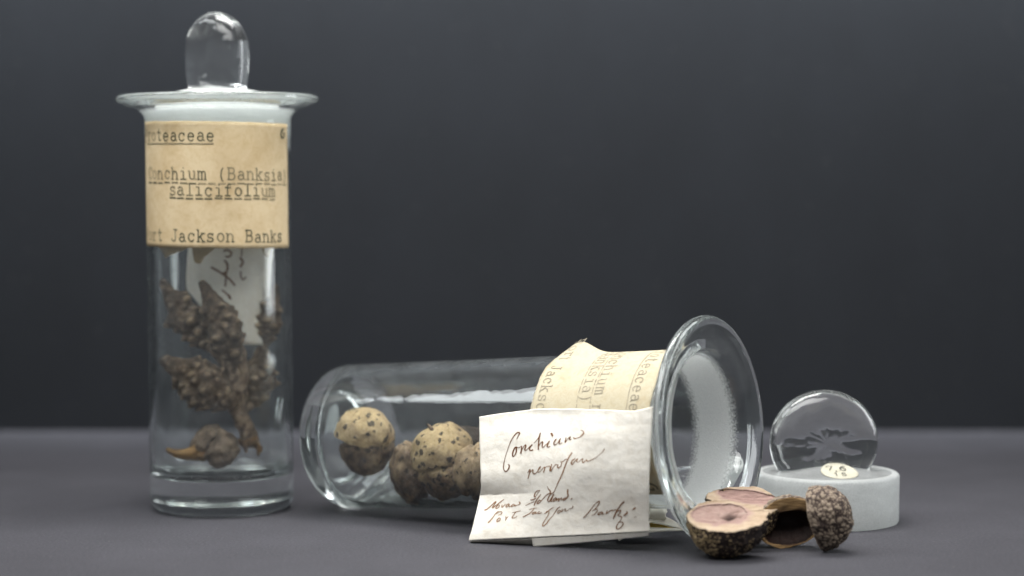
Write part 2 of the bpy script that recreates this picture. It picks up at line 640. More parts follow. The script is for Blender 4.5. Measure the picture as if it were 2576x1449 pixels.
def lathe(mb, prof, seg=128, frost=None, wob=0.0, tones=None):
    n = len(prof)
    rings = []
    for i, (r, z) in enumerate(prof):
        if r < 1e-6:
            rings.append([mb.vert((0, 0, z), tones[i] if tones else 0.0)])
        else:
            row = []
            for k in range(seg):
                a = 2 * PI * k / seg
                rr = r * (1 + wob * noise.noise((math.cos(a) * 1.2, math.sin(a) * 1.2, z * 0.25)))
                row.append(mb.vert((rr * math.cos(a), rr * math.sin(a), z), tones[i] if tones else 0.0))
            rings.append(row)
    for i in range(n - 1):
        A, B = rings[i], rings[i + 1]
        m = 1 if frost and frost[i] and frost[i + 1] else 0
        for k in range(seg):
            k2 = (k + 1) % seg
            if len(A) == 1 and len(B) > 1:
                mb.face((A[0], B[k2], B[k]), m)
            elif len(B) == 1 and len(A) > 1:
                mb.face((A[k], A[k2], B[0]), m)
            elif len(A) > 1:
                mb.face((A[k], A[k2], B[k2], B[k]), m)


# --- the stroke alphabet of the typewriter: x 0..1 within the pitch, y 0 at the baseline, 1 at cap height
def circ(cx, cy_, rx, ry, a0=0, a1=360, n=12):
    return [(cx + rx * math.cos(rad(a0 + (a1 - a0) * k / n)), cy_ + ry * math.sin(rad(a0 + (a1 - a0) * k / n))) for k in range(n + 1)]


XH = 0.70
GL = {
    'P': [[(.2, 0), (.2, 1)], [(.08, 0), (.36, 0)], [(.08, 1), (.55, 1)] + circ(.55, .75, .3, .25, 90, -90, 8) + [(.2, .5)]],
    'r': [[(.3, 0), (.3, XH)], [(.12, XH), (.3, XH)], [(.12, 0), (.55, 0)], circ(.62, .42, .32, .28, 180, 50, 6)],
    'o': [circ(.5, .35, .34, .35)],
    't': [[(.4, 1), (.4, .14)] + circ(.58, .14, .18, .14, 180, 330, 6), [(.15, XH), (.72, XH)]],
    'e': [[(.17, .37), (.83, .37)] + circ(.5, .35, .33, .35, 5, 320, 12)],
    'a': [circ(.47, .45, .27, .25, 150, 0, 6) + [(.74, .08), (.92, .02)], circ(.45, .2, .3, .2, 60, 360, 10) + [(.74, .38)]],
    'c': [circ(.5, .35, .34, .35, 35, 325, 12), [(.8, .48), (.8, .66)]],
    'C': [circ(.5, .5, .38, .5, 40, 320, 14), [(.82, .68), (.82, .95)]],
    'n': [[(.2, 0), (.2, XH)], [(.06, XH), (.2, XH)], [(.06, 0), (.34, 0)], circ(.5, .42, .28, .28, 180, 0, 8) + [(.78, 0)], [(.66, 0), (.94, 0)]],
    'h': [[(.2, 0), (.2, 1)], [(.06, 1), (.2, 1)], [(.06, 0), (.34, 0)], circ(.5, .42, .28, .28, 180, 0, 8) + [(.78, 0)], [(.66, 0), (.94, 0)]],
    'i': [[(.5, 0), (.5, XH), (.22, XH)], [(.15, 0), (.85, 0)], [(.47, .95), (.53, .95)]],
    'u': [[(.06, XH), (.2, XH), (.2, .26)] + circ(.48, .28, .28, .28, 180, 360, 8), [(.62, XH), (.76, XH), (.76, 0), (.94, 0)]],
    'm': [[(.13, 0), (.13, XH)], [(.02, XH), (.13, XH)], [(.03, 0), (.23, 0)], circ(.32, .48, .19, .22, 180, 0, 6) + [(.51, 0)], circ(.7, .48, .19, .22, 180, 0, 6) + [(.89, 0)], [(.43, 0), (.6, 0)], [(.8, 0), (.98, 0)]],
    '(': [circ(1.0, .4, .55, .75, 130, 230, 8)],
    ')': [circ(0.0, .4, .55, .75, -50, 50, 8)],
    'B': [[(.2, 0), (.2, 1)], [(.06, 1), (.52, 1)] + circ(.54, .77, .26, .23, 90, -90, 7) + [(.2, .54)], [(.54, .54)] + circ(.56, .27, .3, .27, 90, -90, 7) + [(.06, 0)]],
    'k': [[(.2, 0), (.2, 1)], [(.06, 1), (.2, 1)], [(.06, 0), (.36, 0)], [(.2, .28), (.72, XH)], [(.56, XH), (.9, XH)], [(.4, .44), (.78, 0)], [(.62, 0), (.95, 0)]],
    's': [circ(.5, .52, .27, .18, 30, 260, 8) + circ(.5, .18, .3, .18, 80, -150, 8), [(.76, .55), (.76, .7)], [(.2, 0), (.2, .16)]],
    'l': [[(.5, 0), (.5, 1), (.2, 1)], [(.15, 0), (.85, 0)]],
    'f': [[(.4, 0), (.4, .78)] + circ(.6, .78, .2, .22, 180, 40, 6), [(.15, 0), (.7, 0)], [(.15, XH), (.75, XH)]],
    'J': [[(.65, 1), (.65, .26)] + circ(.4, .26, .25, .26, 0, -165, 8), [(.45, 1), (.88, 1)]],
    'S': [circ(.5, .74, .28, .26, 30, 270, 8) + circ(.5, .24, .3, .24, 90, -150, 8)],
    '-': [[(.12, .3), (.88, .3)]],
    '_': [[(0, .3), (1, .3)]],
    '7': [[(.12, .8), (.12, 1), (.85, 1), (.4, 0)]],
    '6': [circ(.52, .3, .33, .3, 100, 460, 14), catmull([(.85, .98), (.5, .9), (.22, .55), (.19, .3)], 4)],
    '1': [[(.25, .8), (.5, 1), (.5, 0)]],
    '5': [[(.8, 1), (.28, 1), (.24, .58)] + circ(.48, .32, .33, .32, 120, -150, 10)],
}


def typed(mb, text, fn, i0, pitch, cap, width, base_y, tone=lambda i: 0.0, jit=0.03):
    """fn(x, y, lift): x in units along the line, y in units up"""
    rng = random.Random(hash(len(text) * 31 + ord(text[0])) % 1000)
    for i, ch in enumerate(text):
        if ch == ' ' or ch not in GL:
            continue
        dx, dy = (rng.random() - .5) * jit, (rng.random() - .5) * jit
        tn = tone(i) + (rng.random() - .5) * 0.25
        for pl in GL[ch]:
            ribbon(mb, [((i0 + i + (x - .5) * 0.92) * pitch + dx, base_y + y * cap + dy) for x, y in pl], width, fn, tn)


# ================================================================== the standing jar
JX, JY = -11.95, 86.5
LEAN = Matrix.Translation((JX, JY, 0)) @ Matrix.Rotation(rad(-0.35), 4, 'Y') @ Matrix.Translation((-JX, -JY, 0))
jar = thing('specimen_jar', 'upright stoppered glass specimen jar with a tan typed label, holding a warty twig', 'jar', (JX, JY, 0))
mb = MB()
pf, fr = jar_profile(0.55, 1.42, 15.1, 16.95)
lathe(mb, pf, 144, None, 0.006, fr)
mb.xform(LEAN @ Matrix.Translation((JX, JY, 0)) @ Matrix.Diagonal((1, 1, 0.981, 1)))
build('jar_body', mb, M_JAR, jar)


def on_jar(th, z, r):
    return LEAN @ Vector((JX + r * math.sin(th), JY - r * math.cos(th), z))


LR = JR + 0.035


def zf(py):
    """height of pixel row py on the front of the standing jar"""
    return unproj(551, py, JY - JR + 0.2).z


TILT = math.tan(rad(1.0))


def jl(x, y, lift):            # label plane -> jar wall
    th = x / LR
    return on_jar(th, y - x * TILT, LR + lift)


mb = MB()
x0, x1, zt, zb = rad(-71) * LR, rad(77.5) * LR, zf(305.5), zf(624)


def lab(u, v):
    x = x0 + (x1 - x0) * u
    z = zb + (zt - zb) * v
    e = 0.018 * noise.noise((x * 2.2, z * 2.2, 3.3))
    return jl(x + (e if u in (0, 1) else 0), z + (e if v in (0, 1) else 0), 0.0)


mb.grid(60, 30, lab)
label = build('paper_label', mb, M_TAN, jar)
solid(label, 0.025)
mb = MB()
PT = rad(7.5) * LR
fade_left = lambda i: max(0.0, 0.75 - i * 0.17)
typed(mb, 'Proteaceae', jl, 2.1 / 7.5 - 9, PT, 0.46, 0.055, zf(355), fade_left)
ribbon(mb, [(rad(-62) * LR + k * 0.215, zf(362.5) + 0.008 * math.sin(k * 2.1)) for k in range(17)], 0.04, jl, 0.15)
typed(mb, 'Conchium (Banksia)', jl, -57.3 / 7.5, PT, 0.46, 0.055, zf(451), lambda i: 0.6 if i < 2 else (0.25 if i < 9 else 0.3))
typed(mb, '------------------', jl, -57.3 / 7.5, PT, 0.46, 0.06, zf(470), lambda i: 0.1 if i < 7 else 0.4)
typed(mb, 'salicifolium', jl, -29.6 / 7.5, PT, 0.46, 0.055, zf(492), lambda i: 0.2 + 0.05 * max(0, i - 8))
typed(mb, '------------', jl, -29.6 / 7.5, PT, 0.46, 0.065, zf(508), lambda i: 0.0 + 0.03 * i)
typed(mb, 'Port Jackson Banks', jl, (-28.6 - 37.5) / 7.5, PT, 0.46, 0.055, zf(607.5), lambda i: 0.85 - 0.22 * i if i < 4 else 0.12)
ribbon(mb, catmull([(a * 0.1 + rad(68) * LR, zf(337) + b * 0.1 + 0.05, wd) for a, b, wd in
                    [(1.0, 2.1, .05), (-.2, 2.0, .08), (-1.2, .6, .1), (-1.1, -.9, .09), (.2, -1.2, .07), (1.3, -.2, .08), (1.2, .7, .08), (.5, .6, .06)]], 5), 0.08, jl, -0.3)
build('typed_text', mb, M_TYPE, label)

# --- stoppers
DOME_R, DOME_H = 2.35, 0.42


def dome(r, h):
    if r >= DOME_R:
        return h
    t = 1 - r / DOME_R
    return h + DOME_H * t * t * (3 - 2 * t) * 0.6 + DOME_H * t * 0.4


def plug_profile(R, h, ch=0.06):
    p = [(0.0, 0.0), (1.5, 0.0), (R - 0.14, 0.0), (R - 0.05, 0.03), (R - 0.015, 0.10)]
    p += [(R - 0.015 + 0.015 * k / 6, 0.1 + (h - 0.22) * k / 6) for k in range(1, 7)]
    p += [(R - 0.03, h - 0.05), (R - 0.09, h)]
    p += [(r, dome(r, h)) for r in (R - 0.3, DOME_R, 2.1, 1.8, 1.5, 1.2, 0.9, 0.6, 0.3, 0.0)]
    return p


def knob_mesh(wx, wz, th, cz, h, M, zmin_round=1.0, n=3.2):
    """flattened disc of glass whose foot follows the top of the plug"""
    mb = MB()
    NU, NV = 96, 34

    def fn(u, v):
        a = 2 * PI * u
        b = PI * v                      # 0 front pole .. PI back pole
        ca, sa = math.cos(a), math.sin(a)
        cb, sb = math.cos(b), math.sin(b)
        # superellipse section: flat faces, rounded edge
        rr = abs(sb) ** 0.62
        yy = -math.copysign(abs(cb) ** 0.85, cb) * th
        x = wx * rr * ca
        z = cz + wz * rr * sa
        if sa < 0 and zmin_round < 1:   # straight sides under the arch
            x = wx * rr * (ca if rr < 0 else math.copysign(abs(ca) ** zmin_round, ca))
            z = cz + wz * 1.6 * rr * sa
        x *= 1 + 0.012 * noise.noise((ca * 2, sa * 2, yy))
        yy *= 1 + 0.035 * noise.noise((x * 1.0, z * 1.0, 5)) + 0.03 * noise.noise((x * 1.1, z * 4.0, 2)) + 0.02 * noise.noise((x * 4, z * 6.0, 9))
        r = math.hypot(x, yy)
        z = max(z, dome(r, h) + 0.006)
        return Vector((x, yy, z))
    mb.grid(NU, NV, fn, cu=True)
    mb.xform(M)
    return mb


PLH = 1.95
stop1 = thing('glass_stopper', 'glass stopper with an arched knob, plugged into the upright jar', 'stopper', (JX, JY, 15.0))
M1 = LEAN @ Matrix.Translation((JX, JY, 15.10))
pp = plug_profile(2.66, PLH)
mb = MB()
lathe(mb, pp, 96, [(z < PLH - 0.02 or r > 1.4) for r, z in pp])
mb.xform(M1)
build('plug', mb, [M_TOPGL, M_PLUG], stop1)
mb = knob_mesh(1.34, 1.62, 0.85, PLH + 1.72, PLH, M1 @ Matrix.Rotation(rad(-22), 4, 'Z'), 0.45)
build('knob', mb, M_KNOB, stop1, merge=0.0008)

SX, SY = 12.5, 83.2
stop2 = thing('glass_stopper', 'loose glass stopper with a round knob and a small number sticker, standing on the paper', 'stopper', (SX, SY, 0))
M2 = Matrix.Translation((SX, SY, 0))
pp = plug_profile(2.84, 1.97)
mb = MB()
lathe(mb, pp, 112, [(z < 1.95 or r > 2.4) for r, z in pp])
mb.xform(M2)
build('plug', mb, [M_TOPGL, M_FROST], stop2)
mb = knob_mesh(2.19, 2.05, 0.72, 1.97 + 1.20, 1.97, M2 @ Matrix.Translation((-0.13, 0, 0)) @ Matrix.Rotation(rad(7), 4, 'Z'))
build('knob', mb, M_KNOB, stop2, merge=0.0008)
# number sticker on the slope of the plug's top
mb = MB()
STX, STY = 0.28, -1.42


def stk(x, y, lift):
    px, py = STX + x, STY + y
    return Vector((SX + px, SY + py, dome(math.hypot(px, py), 1.97) + 0.012 + 0.06 * (y + 0.8) + lift))


mb.grid(40, 10, lambda u, v: stk(0.73 * (0.001 + v) * math.cos(2 * PI * u), 0.80 * (0.001 + v) * math.sin(2 * PI * u), 0.0), cu=True)
st = build('number_sticker', mb, M_STICK, stop2)
solid(st, 0.02, 1)
mb = MB()
ribbon(mb, [(-.50 + x * .30, .10 + y * .36 - .05) for x, y in GL['7'][0]], 0.055, stk, 0)
ribbon(mb, [(-.12, .0), (-.15, -.12)], 0.05, stk, 0)
for pl in GL['6']:
    ribbon(mb, [(-.02 + x * .33, .10 + y * .40 - .05) for x, y in pl], 0.055, stk, 0)
for pl in GL['1']:
    ribbon(mb, [(-.28 + x * .2, -.52 + y * .32) for x, y in pl], 0.04, stk, 0)
for pl in GL['5']:
    ribbon(mb, [(.0 + x * .24, -.50 + y * .32) for x, y in pl], 0.045, stk, 0)
build('inked_number', mb, mat_ink('grey_ink', (0.07, 0.07, 0.06), (0.2, 0.19, 0.17)), st)

# ================================================================== inside the standing jar


def frame(axis, hint=(0, -1, 0)):
    """matrix whose local +Z runs along axis"""
    z = Vector(axis).normalized()
    x = Vector(hint).cross(z)
    if x.length < 1e-4:
        x = Vector((1, 0, 0)).cross(z)
    x.normalize()
    y = z.cross(x)
    return Matrix((x, y, z)).transposed().to_4x4()


def tube(mb, path, radii, seg=14, rough=0.0, cap=True, tone=None):
    pts = catmull([tuple(p) + (r,) for p, r in zip(path, radii)], 6)
    rows = []
    prev = None
    for i, q in enumerate(pts):
        p = Vector(q[:3])
        a = Vector(pts[max(0, i - 1)][:3])
        b = Vector(pts[min(len(pts) - 1, i + 1)][:3])
        t = (b - a).normalized()
        if prev is None:
            n1 = t.orthogonal().normalized()
        else:
            n1 = (prev - t * prev.dot(t)).normalized()
        prev = n1
        n2 = t.cross(n1)
        row = []
        for k in range(seg):
            an = 2 * PI * k / seg
            d = n1 * math.cos(an) + n2 * math.sin(an)
            rr = q[3] * (1 + rough * noise.noise((p + d * q[3]) * 3.5) + rough * 0.7 * noise.noise((p + d * q[3]) * 9))
            row.append(mb.vert(p + d * rr, 0.5 + 0.5 * noise.noise((p + d * q[3]) * 5)))
        rows.append(row)
    for A, B in zip(rows, rows[1:]):
        for k in range(seg):
            k2 = (k + 1) % seg
            mb.face((A[k], A[k2], B[k2], B[k]))
    if cap:
        mb.face(rows[0][::-1])
        mb.face(rows[-1])


def along(pts, t):
    ds = [0]
    for a, b in zip(pts, pts[1:]):
        ds.append(ds[-1] + math.hypot(b[0] - a[0], b[1] - a[1]))
    q = t * ds[-1]
    for i in range(len(pts) - 1):
        if q <= ds[i + 1] + 1e-9:
            k = (q - ds[i]) / max(1e-9, ds[i + 1] - ds[i])
            return tuple(pts[i][j] + (pts[i + 1][j] - pts[i][j]) * k for j in range(2))
    return pts[-1]


def sm(a, b, x):
    t = min(1, max(0, (x - a) / (b - a)))
    return t * t * (3 - 2 * t)


def warty_fruit(tip, base, width, seed, nw=70, beak=0.0):
    """woody beaked capsule: a swollen body narrowing to a stalk at base and a beak at tip, covered in pale-tipped warts"""
    rng = random.Random(seed)
    tip, base = Vector(tip), Vector(base)
    ax = tip - base
    L = ax.length
    M = Matrix.Translation(base) @ frame(ax)
    warts = []
    tries = 0
    while len(warts) < nw and tries < 3000:
        tries += 1
        t, a = rng.uniform(0.10, 0.72), rng.uniform(0, 2 * PI)
        if all(abs(t - q[0]) * L * 1.0 + abs(math.atan2(math.sin(a - q[1]), math.cos(a - q[1]))) * width * 0.75 > 0.36 for q in warts):
            warts.append((t, a, rng.uniform(0.45, 1.4), rng.uniform(0.12, 0.19)))
    mb = MB()

    def fn(u, v):
        t = v
        a = 2 * PI * u
        body = max(0.0, math.sin(PI * min(1, max(0, (t - 0.02) / 0.94)) ** 0.92)) ** 0.75
        if t < 0.42:
            r = width * (0.27 + 0.60 * sm(0.02, 0.42, t))
        else:
            r = width * (0.87 - 0.70 * ((t - 0.42) / 0.58) ** 1.0)
        if t > 0.96:
            r *= 1 - 0.55 * (t - 0.96) / 0.04
        sx = 1.0
        p = Vector((r * math.cos(a) * sx, r * math.sin(a), t * L))
        p.x += beak * max(0, t - 0.55) ** 2 * L
        nrm = Vector((math.cos(a), math.sin(a), 0.2 - 0.6 * (t - 0.4)))
        h, tn = 0.0, 0.0
        for (wt, wa, amp, wr) in warts:
            dt = (t - wt) * L
            if abs(dt) > 0.42:
                continue
            da = math.atan2(math.sin(a - wa), math.cos(a - wa)) * max(r, 0.2)
            d2 = (dt * dt + da * da) / (wr * wr)
            if d2 < 9:
                e = math.exp(-d2 * 0.75)
                h = max(h, amp * e * 0.24)
                tn = max(tn, min(1, max(0, (e - 0.55) * 2.2)) * min(1, max(0.0, amp - 0.25) * 0.75))
        q = p * 2.2
        h += 0.09 * noise.noise(q * 0.8 + Vector((seed, 0, 0))) + 0.045 * noise.noise(q * 3.1)
        if t <= 0 or t >= 1:
            return (Vector((p.x * 0 + beak * max(0, t - 0.55) ** 2 * L, 0, t * L)), 0.2)
        return (p + nrm * h, tn * 0.85)
    mb.grid(84, 100, fn, cu=True)
    mb.xform(M)
    return mb


twig = thing('twig', 'dark warty twig with five beaked woody fruits leaning inside the upright jar', 'twig', unproj(640, 1140, 86.0))
mb = MB()
U = unproj
tube(mb, [U(628, 1112, 85.9), U(622, 1085, 85.9), U(606, 1050, 85.9), U(596, 1015, 86.0), U(600, 975, 86.1), U(604, 930, 86.1), U(594, 880, 86.0), U(578, 845, 85.7)],
     [0.36, 0.33, 0.32, 0.36, 0.37, 0.36, 0.31, 0.28], 18, 0.25)
tube(mb, [U(598, 985, 86.0), U(585, 940, 85.9), U(560, 895, 85.8), U(525, 862, 85.7)], [0.32, 0.33, 0.30, 0.26], 16, 0.25)
tube(mb, [U(598, 1030, 86.0), U(582, 1008, 85.6), U(562, 992, 85.3)], [0.26, 0.25, 0.3], 14, 0.2)
tube(mb, [U(606, 1020, 86.1), U(622, 985, 86.7), U(634, 930, 87.0), U(648, 890, 87.1), U(662, 868, 87.0)], [0.20, 0.17, 0.13, 0.12, 0.14], 12, 0.2)
tube(mb, [U(608, 1030, 86.1), U(628, 1020, 86.8), U(642, 1008, 87.2)], [0.22, 0.20, 0.24], 12, 0.2)
build('stem', mb, M_STEM, twig)
mb = MB()
rng = random.Random(4)
tube(mb, [U(627, 1106, 85.9), U(632, 1122, 85.85)], [0.40, 0.34], 14, 0.5)
for (xa, ya, xb, yb, r) in [(618, 1112, 619, 1138, .13), (640, 1112, 652, 1128, .17), (652, 1122, 648, 1146, .12), (630, 1112, 636, 1124, .2), (608, 1108, 598, 1106, .1), (645, 1118, 656, 1136, .1)]:
    d = 85.6 + rng.random() * 0.5
    tube(mb, [U(xa, ya, d), U((xa + xb) / 2 + rng.uniform(-3, 3), (ya + yb) / 2, d - .05), U(xb, yb, d)], [r, r * 0.9, r * 0.35], 9, 0.4)
build('torn_end', mb, M_OCHRE, twig)
for (tx, ty, td, bx, by, bd_, wd, sd, nw, bk) in [
        (400, 706, 86.0, 536, 880, 86.0, 0.78, 11, 36, -.12),
        (512, 702, 84.9, 600, 915, 85.8, 0.80, 23, 36, .12),
        (412, 894, 85.6, 594, 1026, 85.6, 1.02, 35, 56, .16),
        (666, 868, 87.0, 640, 1022, 87.0, 0.74, 47, 34, 0),
        (698, 714, 86.9, 664, 874, 87.0, 0.50, 59, 24, .05)]:
    build('fruit', warty_fruit(U(tx, ty, td), U(bx, by, bd_), wd, sd, nw, bk), M_WARTY, twig)

# --- opened fruit lying on the jar's floor


def blob(c, r, M, nu=72, nv=48, fn=None, seed=0.0, amp=0.06, freq=2.0, plates=0.0, pfreq=4.0, cut=None, dent=None):
    """lumpy ellipsoid; cut=(lo, hi) flattens it in its own z; fn(dir) gives the tone"""
    mb = MB()
    c = Vector(c)

    def f(u, v):
        a, b = 2 * PI * u, PI * (v - 0.5)
        d = Vector((math.cos(a) * math.cos(b), math.sin(a) * math.cos(b), math.sin(b)))
        k = 1 + amp * noise.noise(d * freq + Vector((seed, seed * 2, 0))) + amp * 0.5 * noise.noise(d * freq * 2.7 + Vector((seed, 0, 3)))
        t = 0.5
        if plates:
            ds = noise.voronoi(d * pfreq + Vector((seed, 1, 2)))[0]
            e = min(1.0, (ds[1] - ds[0]) * 2.2)
            k += plates * (e - 0.5)
            t = e
        if dent:
            k += dent(d)
        p = Vector((d.x * r[0] * k, d.y * r[1] * k, d.z * r[2] * k))
        if cut:
            lo, hi = cut
            wv = 0.04 * noise.noise((p.x * 3, p.y * 3, seed))
            if p.z < lo:
                p.z = lo + (p.z - lo) * 0.12 + wv
            if p.z > hi:
                p.z = hi + (p.z - hi) * 0.12 + wv
        if fn:
            t = fn(d, t)
        return (p, t)
    mb.grid(nu, nv, f, cu=True)
    mb.xform(Matrix.Translation(c) @ M)
    return mb


of = thing('opened_fruit', 'split dark fruit with an ochre seed wing on the floor of the upright jar', 'fruit', U(545, 1172, 85.6))
Mv = frame(Vector((-0.75, -0.35, 0.55)))
build('valve', blob(U(552, 1128, 85.2), (0.74, 0.78, 0.72), Mv, seed=3, amp=0.18, freq=1.8, cut=(-2, 0.40)), M_GREYV, of)
build('valve', blob(U(515, 1108, 85.7), (0.78, 0.92, 0.42), frame(Vector((-0.70, -0.20, 0.68))), seed=8, amp=0.18, freq=1.8, cut=(-0.14, 2)), M_GREYV, of)
mb = MB()


def wing(u, v):
    t = along([(425, 1128), (445, 1133), (468, 1132), (490, 1122), (514, 1100)], u)
    q = along([(425, 1132), (446, 1147), (470, 1153), (492, 1155), (516, 1158)], u)
    x, y = t[0] + (q[0] - t[0]) * v, t[1] + (q[1] - t[1]) * v
    return U(x, y, 85.15 - 0.22 * math.sin(u * 3) + 0.14 * (2 * v - 1) ** 2)


mb.grid(26, 10, wing)
wg = build('seed_wing', mb, M_OCHRE, of)
solid(wg, 0.07)
build('seed', blob(U(512, 1146, 85.0), (0.24, 0.16, 0.16), Matrix.Identity(4), 32, 20, seed=2, amp=0.2), M_OCHRE, of)

# --- folded note inside the jar
note = thing('folded_note', 'folded white note with brown handwriting hanging inside the upright jar', 'note', U(590, 860, 87.6))
mb = MB()


def notef(x, y):
    t = (x - 470) / 198
    return 86.9 - 0.45 * math.sin(PI * min(1, max(0, t))) + 0.9 * (1 - t) ** 2 * 0.6 + 0.05 * noise.noise((x * 0.03, y * 0.02, 1))


def note_l(v):      # outline from y=480 down to 866
    y = 480 + 386 * v
    return (474 - 6 * math.exp(-((y - 700) / 50) ** 2) + max(0, (y - 730)) * 0.82, y)


def note_r(v):
    y = 480 + 387 * v
    return (676 - 17 * v ** 1.2, y + 1)


def nf(u, v):
    a, b = note_l(v), note_r(v)
    x, y = a[0] + (b[0] - a[0]) * u, a[1] + (b[1] - a[1]) * u
    return U(x, y, notef(x, y))


mb.grid(30, 40, nf)
o = build('front_leaf', mb, M_INNER, note)
solid(o, 0.03)
mb = MB()


def nb(u, v):
    b = note_r(v)
    x, y = b[0] + (24 * (1 - v) ** 0.7 + 1) * u, b[1] - 6 * u * (1 - v)
    return U(x, y, notef(b[0], y) + 0.02 + 0.6 * u)


mb.grid(8, 40, nb)
o = build('side_leaf', mb, M_INNER, note)
solid(o, 0.03)
mb = MB()
zz = lambda pts: [(336.3 + .2578 * x, 597.9 + .2578 * y) for x, y in pts]
onnote = lambda x, y, lift: U(x, y, notef(x, y) - 0.02 - lift)
for pl, wd in [([(880, 130), (920, 120), (955, 150), (935, 185), (900, 185)], 4.6), ([(890, 225), (915, 260), (908, 330), (868, 352)], 5.5), ([(760, 290), (850, 345), (930, 400), (985, 462)], 5.0),
               ([(905, 330), (900, 400), (893, 470)], 4.5), ([(865, 510), (905, 545), (950, 597)], 4.2), ([(1062, 60), (1060, 120), (1052, 180)], 3.2), ([(1040, 198), (1065, 235), (1042, 282)], 6.0),
               ([(1042, 330), (1045, 380), (1068, 412), (1092, 385)], 3.8), ([(880, 20), (930, 50), (905, 90)], 4.5), ([(925, 560), (940, 590)], 6.5)]:
    ribbon(mb, catmull(zz(pl), 5), wd, onnote, 0.25)
build('handwriting', mb, M_INK, note)

# --- torn tan paper behind the label, its ragged points showing under it
tp = thing('torn_paper', 'torn tan paper whose ragged points hang below the label inside the upright jar', 'paper', U(470, 650, 86.0))
mb = MB()


def ragged(x):
    pts = [(380, 612), (410, 626), (420, 648), (432, 641), (462, 630), (480, 618), (488, 626), (490, 660), (506, 664), (516, 646), (538, 628), (552, 612), (600, 608), (650, 612), (662, 640), (668, 650), (676, 630), (684, 610)]
    for (xa, ya), (xb, yb) in zip(pts, pts[1:]):
        if xa <= x <= xb:
            return ya + (yb - ya) * (x - xa) / (xb - xa)
    return 612


def tf(u, v):
    x = 402 + 278 * u
    y = 520 + (ragged(x) - 520) * v
    return U(x, y, 84.55 + 1.35 * ((x - 540) / 150) ** 2 + 0.1 * noise.noise((x * 0.04, y * 0.03, 8)))


mb.grid(74, 10, tf)
o = build('sheet', mb, M_TAN, tp)
solid(o, 0.03)

# ================================================================== the lying jar
AX = Vector((0.84077, -0.53568, 0.0784)).normalized()
SIDE = Vector((0.53733, 0.84337, 0)).normalized()
UPV = SIDE.cross(AX)
if UPV.z < 0:
    UPV = -UPV
LB = Vector((-7.3708, 86.8379, 2.9356))
MJ = Matrix((SIDE.cross(UPV) * -1 if False else SIDE, UPV, AX)).transposed().to_4x4()
MJ = Matrix.Translation(LB) @ MJ
lj = thing('specimen_jar', 'open glass specimen jar lying on its side with a cream typed label and flared mouth', 'jar', (LB.x, LB.y, 0))
mb = MB()
JLIP = 4.22
pf, fr = jar_profile(1.0, 0.95, 15.15, 16.75)
lathe(mb, pf, 160, None, 0.006, fr)
mb.xform(MJ @ Matrix.Diagonal((1, 1, 1.018, 1)))
if MJ.to_3x3().determinant() < 0:
    mb.f = [f[::-1] for f in mb.f]
build('jar_body', mb, M_JAR, lj)


def lpt(s, th, r):
    return LB + AX * s + (UPV * math.cos(th) - SIDE * math.sin(th)) * r


def lift_r(s, th):
    t = math.degrees(th)
    k = 0.46 * math.exp(-((s - 12.05) / 0.70) ** 2) * max(0.0, 1 - (t + 4) / 17) ** 1.4 if t < 13 else 0.0
    return JR + 0.035 + k + 0.012 * (1 + noise.noise((s * 1.3, t * 0.07, 2)))


mb = MB()


def llab(u, v):
    th = rad(-4 + 140.5 * u)
    e = 0.05 * noise.noise((u * 22, 1.5, 0))
    s = 11.47 + 5.1 * v + (e if v in (0, 1) else 0) + 0.12 * math.exp(-((u) / 0.05) ** 2) * (1 - v)
    return lpt(s, th, lift_r(s, th))


mb.grid(110, 44, llab)
l2 = build('paper_label', mb, M_CREAM, lj)
solid(l2, 0.03)


def ll(x, y, lift):             # x: degrees * LR along the line, y: station along the jar
    th = x / LR
    return lpt(y, th, lift_r(y, th) + lift)


mb = MB()
PT2 = rad(7.1) * LR
k7 = lambda a: a / 7.1
typed(mb, 'Proteaceae', ll, k7(4.7), PT2, 0.46, 0.034, 15.70, lambda i: 0.45 - 0.04 * i)
ribbon(mb, [(rad(2 + 4 * k) * LR, 15.58 + 0.006 * math.sin(k * 1.7)) for k in range(18)], 0.028, ll, 0.3)
typed(mb, 'Conchium n', ll, k7(5.0), PT2, 0.46, 0.034, 14.12, lambda i: 0.45)
typed(mb, '----------', ll, k7(5.0), PT2, 0.46, 0.030, 13.88, lambda i: 0.5)
typed(mb, '(Banksia)', ll, k7(4.0), PT2, 0.46, 0.034, 13.55, lambda i: 0.45)
typed(mb, '----------', ll, k7(4.0), PT2, 0.46, 0.030, 13.30, lambda i: 0.5)
typed(mb, 'Port Jackson', ll, k7(-4.7), PT2, 0.46, 0.038, 11.70, lambda i: 0.3)
ribbon(mb, catmull([(a * 0.12 + rad(128) * LR, 16.12 + b * 0.12, wd) for a, b, wd in
                    [(1.0, 2.1, .06), (-.2, 2.0, .09), (-1.2, .6, .11), (-1.1, -.9, .10), (.2, -1.2, .08), (1.3, -.2, .09), (1.2, .7, .09), (.5, .6, .07)]], 5), 0.09, ll, -0.4)
build('typed_text', mb, M_TYPE2, l2)

# --- seed pods inside the lying jar
MI = Matrix.Identity(4)


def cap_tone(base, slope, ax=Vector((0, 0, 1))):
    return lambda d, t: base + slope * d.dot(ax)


def groove(z0, depth, wdt):
    return lambda d: -depth * math.exp(-((d.z - z0) / wdt) ** 2)


